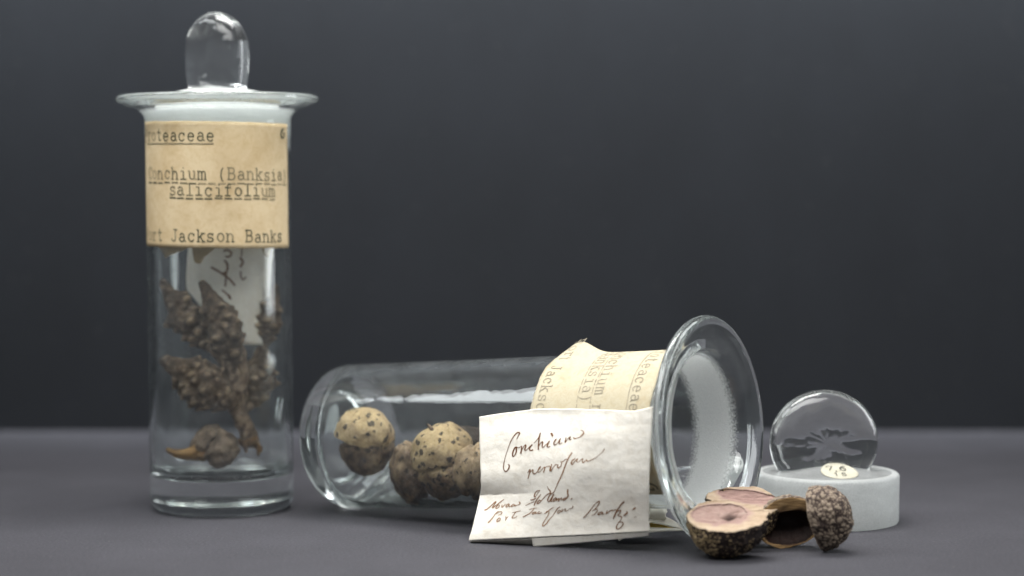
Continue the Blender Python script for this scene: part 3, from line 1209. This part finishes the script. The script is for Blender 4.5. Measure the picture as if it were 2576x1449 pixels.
g = 'seed pods lying inside the fallen jar'
p1 = thing('seed_pod', 'speckled pod with cream top and dark lower half, nearest the fallen jar\'s closed end', 'seed pod', U(930, 1192, 84.6), g)
R1 = Matrix.Rotation(rad(13), 4, 'Y') @ Matrix.Rotation(rad(10), 4, 'X')
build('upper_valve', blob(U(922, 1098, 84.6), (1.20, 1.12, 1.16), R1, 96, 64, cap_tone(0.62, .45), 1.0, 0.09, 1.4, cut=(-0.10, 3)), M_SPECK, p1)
build('lower_valve', blob(U(926, 1122, 84.7), (1.10, 1.1, 1.14), Matrix.Rotation(rad(-4), 4, 'Y'), 96, 64, lambda d, t: 0.12 + 0.2 * (d.x > 0.3), 5.0, 0.10, 1.5, cut=(-3, 0.12)), M_SPECKB, p1)

p2 = thing('seed_pod', 'narrow dark wedge-shaped pod standing between the cream pods in the fallen jar', 'seed pod', U(1040, 1245, 83.4), g)
build('valve', blob(U(1037, 1176, 83.75), (0.86, 0.85, 1.28), Matrix.Rotation(rad(-14), 4, 'Y'), 96, 64, lambda d, t: 0.18 + 0.25 * d.z, 9.0, 0.13, 1.6,
                    dent=lambda d: -0.26 * max(0, d.z - 0.1) * (0.4 + abs(d.x))), M_SPECKB, p2)

p3 = thing('seed_pod', 'large cream pod with black specks beside the white packet inside the fallen jar', 'seed pod', U(1130, 1250, 82.8), g)
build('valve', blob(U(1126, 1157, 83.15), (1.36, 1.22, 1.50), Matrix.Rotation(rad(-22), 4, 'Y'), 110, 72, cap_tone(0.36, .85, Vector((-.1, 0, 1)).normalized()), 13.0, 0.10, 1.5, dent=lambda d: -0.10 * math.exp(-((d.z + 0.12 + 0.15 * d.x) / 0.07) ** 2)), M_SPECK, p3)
mb = MB()
tube(mb, [U(1096, 1092, 82.6), U(1086, 1076, 82.5), U(1078, 1066, 82.5)], [0.12, 0.08, 0.03], 9, 0.3)
build('stalk', mb, M_STEM, p3)

p4 = thing('seed_pod', 'tan speckled pod half hidden behind the white packet in the fallen jar', 'seed pod', U(1200, 1250, 81.8), g)
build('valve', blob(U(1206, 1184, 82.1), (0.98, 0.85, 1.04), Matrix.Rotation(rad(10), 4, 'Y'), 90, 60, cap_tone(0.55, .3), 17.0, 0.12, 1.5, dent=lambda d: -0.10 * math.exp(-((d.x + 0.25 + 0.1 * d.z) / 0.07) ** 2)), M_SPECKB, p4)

p5 = thing('seed_pod', 'smooth brown hollow pod valve behind the large cream pod in the fallen jar', 'seed pod', U(1190, 1120, 83.4), g)
build('valve', blob(U(1178, 1108, 83.6), (1.3, 0.75, 0.58), Matrix.Rotation(rad(10), 4, 'Y'), 80, 50, lambda d, t: 0.05, 21.0, 0.06, cut=(-0.3, 3)), M_GREYV, p5)

# ================================================================== the white packet leaning on the jar
Z7 = lambda x, y: (1158.3 + .2734 * x, 993.9 + .2734 * y)


def env_d(x, y):
    s = (x - 1195) / 443.0
    t = (y - 1035) / 310.0
    left = 79.35 - 1.0 * t
    right = 75.3 + 0.75 * sm(0.45, 1.05, t)
    d = left * (1 - s) + right * s
    # fold that runs in from the left edge
    k = max(0.0, 1 - s / 0.42) ** 1.2
    yf = 1247 - 14 * s
    if y < yf:
        d += 0.62 * k * max(0.0, 1 - (yf - y) / 62.0) ** 2.2
    else:
        d += 0.55 * k * max(0.0, 1 - (y - yf) / 95.0) ** 1.5
    # soft swellings of the filled packet
    d -= 0.30 * math.exp(-((s - 0.62) / 0.33) ** 2 - ((t - 0.30) / 0.36) ** 2)
    d += 0.16 * math.exp(-((s - 0.50) / 0.12) ** 2 - ((t - 0.12) / 0.22) ** 2)
    d += 0.20 * math.exp(-((s - 0.33) / 0.22) ** 2 - ((t - 0.02) / 0.10) ** 2)
    d += 0.05 * noise.noise((x * 0.012, y * 0.016, 4.0)) + 0.012 * noise.noise((x * 0.04, y * 0.05, 9.0)) + 0.004 * noise.noise((x * 0.11, y * 0.13, 2.0))
    return d


TOP = catmull([Z7(*p) for p in [(175, 200), (400, 165), (620, 138), (700, 126), (1000, 125), (1300, 134), (1570, 146), (1640, 138), (1768, 108)]], 4)
BOT = [Z7(*p) for p in [(78, 1338), (400, 1322), (800, 1303), (1200, 1284), (1738, 1252)]]
LEF = catmull([Z7(*p) for p in [(175, 200), (180, 450), (190, 700), (190, 860), (180, 935), (120, 1190), (78, 1338)]], 4)
RIG = catmull([Z7(*p) for p in [(1768, 108), (1752, 400), (1738, 700), (1734, 1000), (1740, 1252)]], 4)


def coons(u, v):
    a, b, l, r = along(TOP, u), along(BOT, u), along(LEF, v), along(RIG, v)
    c00, c10, c01, c11 = TOP[0], TOP[-1], BOT[0], BOT[-1]
    return tuple((1 - v) * a[i] + v * b[i] + (1 - u) * l[i] + u * r[i]
                 - ((1 - u) * (1 - v) * c00[i] + u * (1 - v) * c10[i] + (1 - u) * v * c01[i] + u * v * c11[i]) for i in range(2))


env = thing('paper_packet', 'white folded paper packet with brown handwriting, leaning on the fallen jar', 'paper packet', U(1400, 1370, 77.6))
mb = MB()


def ef(u, v):
    x, y = coons(u, v)
    e = 1.2 * noise.noise((x * 0.05, y * 0.05, 7))
    return U(x + (e if u in (0, 1) else 0), y + (e * 0.7 if v in (0, 1) else 0), env_d(x, y))


mb.grid(130, 100, ef)
fp = build('front_panel', mb, M_WHITE, env)
solid(fp, 0.05, 0)
# the folded-in bottom edge: two strips standing under the front panel and the tan tail between them
mb = MB()


def under(u, v):
    x = 1183 + 160 * u
    yb = along(BOT, (x - BOT[0][0]) / (BOT[-1][0] - BOT[0][0]))[1]
    yl = 1366 + 9 * u
    return U(x, yb + 1 + (yl - yb - 1) * v, env_d(x, yb) + 0.06 + 0.55 * v)


mb.grid(30, 8, under)
o = build('bottom_fold', mb, M_SHADEPAPER, env)
o['label'] = 'inner fold at the left, its shade put into the paper colour'
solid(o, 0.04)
mb = MB()


def under2(u, v):
    x = 1338 + 294 * u
    yb = along(BOT, (x - BOT[0][0]) / (BOT[-1][0] - BOT[0][0]))[1]
    yl = 1374.5 - 24 * u - 4 * u * u
    return U(x + 4 * (1 - u) * v, yb + 1 + (yl - yb - 1) * v, env_d(x, yb) + 0.05 + 0.10 * v)


mb.grid(40, 8, under2)
o = build('bottom_fold', mb, M_WHITE, env)
solid(o, 0.04)
mb = MB()


def tail(u, v):
    x = 1330 + 132 * u
    return U(x, 1352 + (1376 + 2 * u - 1352) * v, 78.3 + 0.1 * u)


mb.grid(20, 6, tail)
o = build('inner_tail', mb, M_CREAM, env)
solid(o, 0.05)
mb = MB()


def backp(u, v):
    x, y = coons(0.02 + 0.96 * u, 0.03 + 0.90 * v)
    return U(x, y, env_d(x, y) + 0.16)


mb.grid(30, 30, backp)
o = build('back_panel', mb, M_SHADEPAPER, env)
solid(o, 0.04)

# --- the handwriting
A = lambda x, y: (1195.7 + .1444 * x, 1061.2 + .1444 * y)
B = lambda x, y: (1195.7 + .17407 * x, 1210.6 + .17407 * y)
onenv = lambda x, y, lift: U(x, y, env_d(x, y) - 0.03 - lift)
HA = [  # Conchium
    [(720, 300, 12), (750, 240, 16), (772, 195, 28), (740, 185, 24), (700, 215, 24), (650, 280, 20), (600, 380, 14), (560, 490, 11), (530, 580, 10), (510, 660, 12), (495, 740, 20), (490, 800, 20), (508, 852, 20), (530, 865, 22), (560, 845, 16), (586, 800, 26), (590, 760, 28), (575, 742, 18)],
    [(722, 440, 22), (690, 452, 26), (660, 510, 28), (648, 570, 28), (656, 600, 22), (682, 588, 18), (706, 540, 24), (716, 480, 26), (705, 446, 16)],
    [(706, 452, 10), (770, 445, 12), (806, 425, 18), (802, 490, 26), (790, 550, 28)],
    [(792, 520, 12), (830, 450, 14), (872, 402, 22), (880, 425, 24), (862, 470, 26), (864, 497, 20), (900, 482, 12), (940, 440, 14), (990, 398, 20)],
    [(990, 400, 20), (955, 440, 26), (943, 480, 26), (965, 498, 24), (1002, 490, 26)],
    [(1018, 375, 8), (1060, 330, 12), (1100, 275, 14), (1135, 195, 22)],
    [(1132, 195, 22), (1116, 260, 26), (1106, 330, 28), (1100, 400, 26), (1096, 482, 24)],
    [(1100, 430, 10), (1140, 370, 14), (1172, 348, 24), (1165, 400, 24), (1166, 438, 20), (1188, 440, 14), (1220, 405, 12), (1258, 372, 16)],
    [(1288, 335, 20), (1262, 390, 24), (1250, 425, 24), (1270, 440, 18), (1302, 425, 14)],
    [(1318, 200, 30), (1332, 215, 46), (1345, 245, 34)],
    [(1410, 298, 20), (1378, 340, 24), (1366, 380, 24), (1386, 400, 20), (1430, 370, 12), (1485, 285, 18), (1465, 335, 24), (1460, 372, 22), (1482, 386, 14), (1512, 360, 10)],
    [(1580, 275, 16), (1570, 320, 24), (1566, 357, 24), (1600, 310, 12), (1655, 258, 20), (1640, 292, 24), (1650, 312, 18), (1674, 300, 10)],
    [(1708, 272, 14), (1724, 290, 24), (1765, 284, 14), (1820, 265, 16), (1862, 230, 24), (1886, 195, 22), (1876, 160, 14), (1838, 143, 12)],
    # nervosum
    [(915, 890, 12), (940, 840, 18), (956, 836, 20), (945, 890, 18), (930, 940, 18), (916, 988, 16)],
    [(938, 905, 10), (980, 850, 14), (1006, 836, 20), (1000, 880, 20), (1026, 906, 22), (1060, 890, 12), (1100, 840, 14), (1135, 782, 20), (1112, 800, 14), (1090, 850, 18), (1096, 876, 18), (1120, 870, 12), (1150, 840, 10), (1190, 800, 12), (1212, 790, 18), (1205, 830, 18), (1190, 876, 22)],
    [(1206, 800, 10), (1250, 778, 10), (1292, 770, 14), (1305, 795, 18), (1296, 840, 18), (1312, 856, 20), (1360, 790, 12), (1392, 750, 14), (1432, 745, 12)],
    [(1330, 735, 14), (1318, 790, 18), (1304, 850, 16)],
    [(1442, 740, 16), (1430, 790, 20), (1450, 802, 20), (1490, 768, 16), (1502, 710, 14), (1482, 688, 10)],
    [(1496, 700, 10), (1530, 690, 14), (1562, 660, 14), (1602, 645, 10)],
    [(1682, 540, 28), (1640, 600, 22), (1600, 680, 22), (1560, 780, 24), (1520, 890, 24), (1470, 1000, 20), (1430, 1080, 18), (1400, 1160, 12), (1368, 1235, 9)],
    [(1738, 640, 16), (1692, 670, 20), (1670, 715, 24), (1686, 740, 24), (1722, 700, 14), (1782, 638, 16), (1765, 680, 18), (1776, 700, 14), (1810, 690, 10), (1870, 640, 16), (1864, 690, 18), (1882, 710, 18), (1935, 660, 14), (1950, 690, 16), (1985, 678, 12), (2060, 645, 12), (2120, 605, 8), (2202, 537, 10), (2240, 490, 16), (2245, 462, 12)],
]
HB = [  # the two lines below, and the name at the right
    [(1040, 75, 10), (1055, 110, 16), (1080, 140, 24), (1086, 180, 18), (1130, 160, 12), (1165, 90, 10), (1208, 2, 9)],
    [(935, 130, 8), (895, 140, 14), (865, 170, 16), (850, 220, 18), (876, 214, 10), (930, 132, 8)],
    [(945, 190, 12), (900, 250, 16), (870, 300, 18), (850, 348, 18)],
    [(798, 270, 14), (840, 265, 18), (880, 240, 12)], [(850, 295, 14), (790, 320, 10), (725, 350, 8)],
    [(930, 270, 14), (900, 300, 18), (896, 325, 18), (925, 312, 14), (946, 285, 14), (930, 270, 12)],
    [(946, 290, 10), (990, 240, 12), (1040, 190, 14), (1086, 180, 16), (1060, 230, 20), (1046, 275, 20), (1064, 293, 16), (1088, 262, 14), (1135, 180, 16), (1110, 240, 18), (1090, 288, 16), (1112, 288, 12)],
    [(1165, 235, 14), (1130, 265, 16), (1126, 290, 16), (1150, 278, 12), (1178, 240, 14), (1170, 280, 14), (1210, 245, 12), (1200, 292, 14), (1228, 250, 10), (1248, 240, 14), (1240, 270, 14), (1264, 265, 10)],
    [(1305, 238, 14), (1272, 258, 16), (1276, 276, 16), (1312, 252, 18), (1340, 210, 24), (1334, 170, 24), (1335, 122, 26)],
    [(1376, 267, 10), (1400, 246, 16)],
    [(132, 416, 16), (165, 404, 18), (225, 355, 12), (285, 300, 16), (298, 300, 16), (270, 340, 14), (246, 385, 14), (320, 332, 12), (370, 292, 12), (412, 262, 10)],
    [(332, 340, 12), (306, 365, 14), (296, 394, 14), (326, 384, 12), (350, 350, 12), (332, 340, 10)],
    [(386, 340, 12), (385, 380, 14), (420, 345, 10), (440, 332, 8)],
    [(482, 325, 12), (450, 345, 14), (442, 374, 14), (470, 360, 10), (492, 330, 12), (486, 365, 12), (512, 358, 8)],
    [(562, 330, 12), (530, 345, 14), (520, 366, 14), (556, 354, 10), (576, 335, 12), (570, 360, 12), (602, 345, 8), (632, 335, 12), (648, 315, 16), (630, 298, 14)],
    [(184, 596, 16), (230, 550, 12), (290, 470, 10), (332, 430, 8)], [(302, 470, 8), (350, 438, 12), (386, 446, 12), (370, 475, 10), (330, 490, 8)],
    [(342, 528, 12), (312, 560, 14), (316, 582, 14), (350, 565, 12), (360, 535, 12), (342, 528, 10)],
    [(440, 508, 12), (442, 548, 14), (434, 566, 10)], [(446, 535, 8), (476, 510, 10)],
    [(590, 440, 10), (550, 490, 12), (530, 526, 16), (562, 530, 12), (602, 508, 8)], [(535, 452, 8), (600, 440, 10), (652, 428, 8)],
    [(852, 388, 10), (830, 420, 12), (790, 460, 14), (740, 490, 12), (690, 516, 16)], [(780, 408, 10), (830, 395, 10), (890, 384, 8)],
    [(862, 440, 12), (830, 456, 14), (824, 476, 14), (856, 464, 10), (878, 440, 12), (870, 466, 12), (896, 460, 8)],
    [(936, 440, 10), (908, 446, 12), (900, 463, 12), (930, 466, 10), (962, 450, 8)],
    [(1132, 374, 8), (1090, 400, 12), (1040, 440, 14), (1000, 470, 12)],
    [(1022, 440, 10), (1060, 430, 10), (1062, 468, 14), (1040, 510, 12), (1000, 570, 12), (974, 622, 16), (978, 646, 16), (1010, 628, 14), (1042, 592, 18), (1072, 548, 12), (1110, 508, 8), (1150, 450, 12), (1190, 392, 14), (1222, 370, 10)],
    [(1212, 420, 12), (1190, 440, 12), (1192, 462, 12), (1222, 450, 10), (1232, 424, 12), (1212, 420, 10)],
    [(1256, 404, 12), (1245, 440, 12), (1278, 410, 8), (1302, 400, 12), (1296, 432, 12), (1330, 424, 8), (1372, 395, 10), (1404, 384, 12), (1410, 358, 14)],
    [(1565, 526, 18), (1600, 490, 14), (1660, 420, 14), (1720, 340, 12), (1790, 288, 14), (1782, 330, 18), (1740, 390, 12), (1690, 430, 8)],
    [(1700, 422, 8), (1752, 400, 12), (1762, 430, 14), (1722, 475, 12), (1680, 496, 8)],
    [(1832, 440, 14), (1790, 456, 18), (1770, 482, 18), (1802, 480, 14), (1842, 450, 14), (1832, 475, 14), (1862, 470, 10)],
    [(1906, 428, 16), (1890, 466, 18), (1912, 458, 14), (1942, 430, 14), (1978, 418, 16)],
    [(2148, 298, 24), (2110, 330, 22), (2070, 390, 20), (2040, 440, 24), (2010, 500, 26), (1994, 542, 16)],
    [(1980, 426, 12), (2030, 414, 14), (2064, 430, 14), (2102, 420, 16), (2080, 468, 14), (2062, 495, 14), (2112, 515, 18), (2100, 560, 12), (2060, 610, 14), (2040, 660, 22), (2052, 692, 16), (2092, 674, 14), (2132, 630, 20), (2130, 596, 16), (2094, 590, 14)],
    [(2150, 496, 20), (2176, 474, 28), (2202, 450, 16), (2180, 440, 12)],
    [(2264, 416, 10), (2290, 400, 24), (2312, 384, 24)], [(2294, 522, 10), (2326, 514, 10)],
]
mb = MB()
for k, st_ in enumerate(HA):
    ribbon(mb, catmull([A(x, y) + (wd * .1444 * 0.86,) for x, y, wd in st_], 5), 2, onenv, 0.05 if k < 12 else 0.35)
for k, st_ in enumerate(HB):
    ribbon(mb, catmull([B(x, y) + (wd * .17407 * 0.82,) for x, y, wd in st_], 5), 2, onenv, 0.25 if k < 10 or k > 28 else 0.55)
build('handwriting', mb, M_INK, fp)

# --- the folded paper lying behind the packet's right corner
Z4 = lambda x, y: (1599.2 + .0928 * x, 1255.4 + .0928 * y)
fpap = thing('folded_paper', 'folded scrap of paper with yellowed inside, tucked behind the white packet', 'paper', U(1600, 1350, 78.5))


def sheet(name, outline_top, outline_bot, dt, db, mat, n=24, m=8, th=0.05, wob=0.0):
    mb = MB()

    def f(u, v):
        a, b = along(outline_top, u), along(outline_bot, u)
        x, y = a[0] + (b[0] - a[0]) * v, a[1] + (b[1] - a[1]) * v
        return U(x, y, dt(u) + (db(u) - dt(u)) * v + wob * math.sin(PI * v))
    mb.grid(n, m, f)
    o = build(name, mb, mat, fpap)
    solid(o, th)
    return o


q = [Z4(*p) for p in [(-300, 900), (400, 840), (900, 850), (1310, 868)]]
q2 = [Z4(*p) for p in [(-440, 1110), (-330, 1080), (0, 1000), (360, 920), (900, 900), (1310, 884)]]
q2 = [(1557.5, 1361.5), (1575, 1352), (1599, 1346.5), (1632.6, 1340), (1682.7, 1336.5), (1720.8, 1335.5)]
q1 = [(1545, 1342), (1575, 1336), (1599, 1332), (1632.6, 1330), (1682.7, 1332), (1720.8, 1334)]
sheet('lower_leaf', q1, q2, lambda u: 79.4 - 1.0 * u, lambda u: 78.2 - 0.1 * u, M_WHITE, 30, 6, 0.06)
q1 = [(1590, 1312), (1636, 1315), (1670, 1321), (1699, 1329.5), (1716, 1333)]
q2 = [(1590, 1331), (1636, 1331), (1670, 1331.5), (1699, 1332.5), (1716, 1334)]
sheet('yellowed_inside', q1, q2, lambda u: 79.9 - 1.4 * u, lambda u: 79.2 - 0.8 * u, M_YELLOW, 24, 6, 0.04)
q1 = [(1600, 1288), (1635, 1300), (1673, 1302), (1690, 1310), (1721, 1329)]
q2 = [(1600, 1318), (1636, 1315.5), (1670, 1321), (1699, 1329.5), (1721, 1334.5)]
sheet('upper_leaf', q1, q2, lambda u: 80.0 - 1.4 * u, lambda u: 79.0 - 0.55 * u, M_WHITE, 30, 8, 0.06)
q1 = [(1590, 1262), (1634, 1269), (1650, 1274), (1664, 1273.5), (1672, 1278), (1675.5, 1289)]
q2 = [(1590, 1300), (1634, 1302), (1655, 1304), (1668, 1306), (1673, 1305.5), (1674.5, 1302)]
sheet('curled_flap', q1, q2, lambda u: 79.8 - 0.9 * u, lambda u: 79.3 - 0.5 * u, M_WHITE, 30, 10, 0.06, -0.25)

# ================================================================== the broken nuts in front


def half_nut(rx, ry, depth, cav, cav_depth, seed, lng, nrm, at, plates=0.10, pfreq=5.0, pit=None, rim_wob=0.05, egg=0.15, beak=0.0, sit=True, ochre=0.0, pinkish=0.9):
    """half a nut: bark bowl, flat cut face, hollow. lng: direction of the long axis, nrm: direction the cut face looks.
    cav = (cx, cy, ax, ay) hollow in the face. Returns the three builders, moved so the face's centre is at `at`."""
    z = Vector(nrm).normalized()
    x = Vector(lng)
    x = (x - z * x.dot(z)).normalized()
    y = z.cross(x)
    M = Matrix.Translation(Vector(at)) @ Matrix((x, y, z)).transposed().to_4x4()

    def outline(a):
        ca, sa = math.cos(a), math.sin(a)
        k = 1 + 0.05 * noise.noise((ca * 1.5, sa * 1.5, seed)) + 0.03 * noise.noise((ca * 4, sa * 4, seed))
        e = 1 - egg * ca
        if ca > 0.75:
            k += (ca - 0.75) * 0.5 * noise.noise((ca * 9, sa * 9, seed))
        xx = rx * ca * k
        if ca > 0.6:
            xx += beak * (ca - 0.6) ** 1.5
        return Vector((xx, ry * sa * k * e, 0))

    def rimz(a, p):
        return rim_wob * (noise.noise((p.x * 1.3, p.y * 1.3, seed)) + 0.5 * noise.noise((p.x * 5, p.y * 5, seed)))
    NU = 150
    husk = MB()

    def hf(u, v):
        a = 2 * PI * u
        t = v * PI / 2                       # 0 bottom pole, PI/2 rim
        o = outline(a)
        st_ = math.sin(t) ** 0.9
        p = Vector((o.x * st_, o.y * st_, -depth * math.cos(t) ** 0.85))
        nn = Vector((o.x * st_ / rx ** 2, o.y * st_ / ry ** 2, p.z / depth ** 2))
        nn.normalize()
        q = p * (pfreq * 0.5)
        ds = noise.voronoi(q + Vector((seed, seed, seed)) + Vector((noise.noise(q * 2), noise.noise(q * 2 + Vector((5, 5, 5))), 0)) * 0.35)[0]
        e = min(1.0, (ds[1] - ds[0]) * 2.4)
        fade = min(1.0, (1 - v) * 14)
        h = plates * (e - 0.55) * fade + 0.05 * noise.noise(q * 0.6) + 0.02 * noise.noise(q * 6)
        p += nn * h
        p.z += rimz(a, o) * v ** 4
        e = max(0.0, e - ochre * 0.25 + ochre * max(0.0, -math.cos(a)) * (0.6 + 0.6 * noise.noise(q * 1.5)))
        return (p, e)
    husk.grid(NU, 70, hf, cu=True)
    cxx, cyy, cax, cay = cav

    def cavp(a, k):
        kk = k * (1 + 0.10 * noise.noise((math.cos(a) * 1.7, math.sin(a) * 1.7, seed + 11)) + 0.04 * noise.noise((math.cos(a) * 6, math.sin(a) * 6, seed)))
        return Vector((cxx + cax * math.cos(a) * kk, cyy + cay * math.sin(a) * kk, 0))
    face = MB()

    def ff(u, v):
        a = 2 * PI * u
        o = outline(a)
        c = cavp(a, 1.0)
        p = o * 1.0 + (c - o) * v
        p.z += rimz(a, o) * (1 - v) ** 2 + rim_wob * 0.5 * noise.noise((p.x * 3.0, p.y * 3.0, seed + 4)) * math.sin(PI * v) + 0.02 - 0.05 * v * v
        if v == 0:
            p.z -= 0.04
        return (p, max(0.0, min(1.0, (v - 0.62 + 0.35 * noise.noise((p.x * 3, p.y * 3, seed + 2))) * 2.6)) * pinkish)
    face.grid(NU, 22, ff, cu=True)
    hol = MB()

    def cf(u, v):
        a = 2 * PI * u
        k = 1 - v
        p = cavp(a, k)
        p.z = -0.05 - cav_depth * (1 - k ** 2.2) - 0.02 * (1 if v > 0 else 0) + 0.03 * noise.noise((p.x * 4, p.y * 4, seed + 7)) * min(1, v * 5)
        t = 0.0
        if pit:
            d2 = ((p.x - pit[0]) / pit[2]) ** 2 + ((p.y - pit[1]) / pit[3]) ** 2
            e = math.exp(-d2 * (1 + 0.8 * noise.noise((p.x * 7, p.y * 7, seed))))
            p.z -= pit[4] * e
            t = min(1, e * 1.15)
        return (p, t)
    hol.grid(NU, 30, cf, cu=True)
    for b in (husk, face, hol):
        b.xform(M)
    if sit:
        dz = -min(husk.minz(), face.minz())
        T = Matrix.Translation((0, 0, dz + 0.004))
        for b in (husk, face, hol):
            b.xform(T)
    return husk, face, hol


g2 = 'broken nut halves scattered before the loose stopper'


def place_nut(name, label, cat, builders, mats):
    h, f, c = builders
    lo = min(h.v, key=lambda p: p.z)
    r = thing(name, label, cat, (lo.x, lo.y, 0), g2)
    build('husk', h, mats[0], r, merge=0.0005)
    build('cut_face', f, mats[1], r)
    build('seed_hollow', c, mats[2], r)
    return r


place_nut('nut_half', 'cut nut half lying face up with a pinkish hollow, nearest the camera', 'nut',
          half_nut(1.40, 1.16, 1.48, (-0.22, 0.27, 1.02, 0.76), 0.16, 2.0, (1, 0.05, -0.10), (-0.03, -0.34, 1), U(1828, 1312, 75.1), 0.035, 14.0, (0.16, 0.36, 0.27, 0.20, 0.12), 0.08, 0.10, 0.28, True, 1.0),
          [M_BARKA, M_WOOD, M_PINK])
place_nut('nut_half', 'nut half with a mauve brown face, behind the pinkish one at the jar mouth', 'nut',
          half_nut(1.30, 0.95, 1.78, (-0.10, -0.34, 1.08, 0.46), 0.10, 6.0, (-1, 0.05, 0.24), (0.06, -0.42, 1), U(1872, 1288, 77.3), 0.04, 14.0, None, 0.06, 0.22, 0.55),
          [M_BARKA, M_WOOD, M_MAUVE])
place_nut('nut_shell', 'hollow nut shell on its side, its dark inside facing the camera', 'nut shell',
          half_nut(1.22, 0.98, 1.0, (0.02, -0.18, 1.02, 0.68), 0.80, 9.0, (1, 0.10, 0.14), (0.12, -1, -0.20), U(1986, 1310, 77.0), 0.05, 12.0, None, 0.06, 0.0, 0.0),
          [M_BARKD, M_FIBRE, M_HOLLOW])
place_nut('nut_half', 'grey plated nut half standing on its tip, right of the hollow shell', 'nut',
          half_nut(1.16, 0.92, 1.34, (0.0, 0.0, 0.8, 0.55), 0.4, 14.0, (0.26, -0.02, -1), (-0.93, 0.36, -0.22), U(2052, 1306, 76.5), 0.045, 11.0, None, 0.05, 0.30, 0.1),
          [M_BARKD, M_WOOD, M_HOLLOW])

# tidy the helper property away
for o in bpy.data.objects:
    if '_at' in o:
        del o['_at']
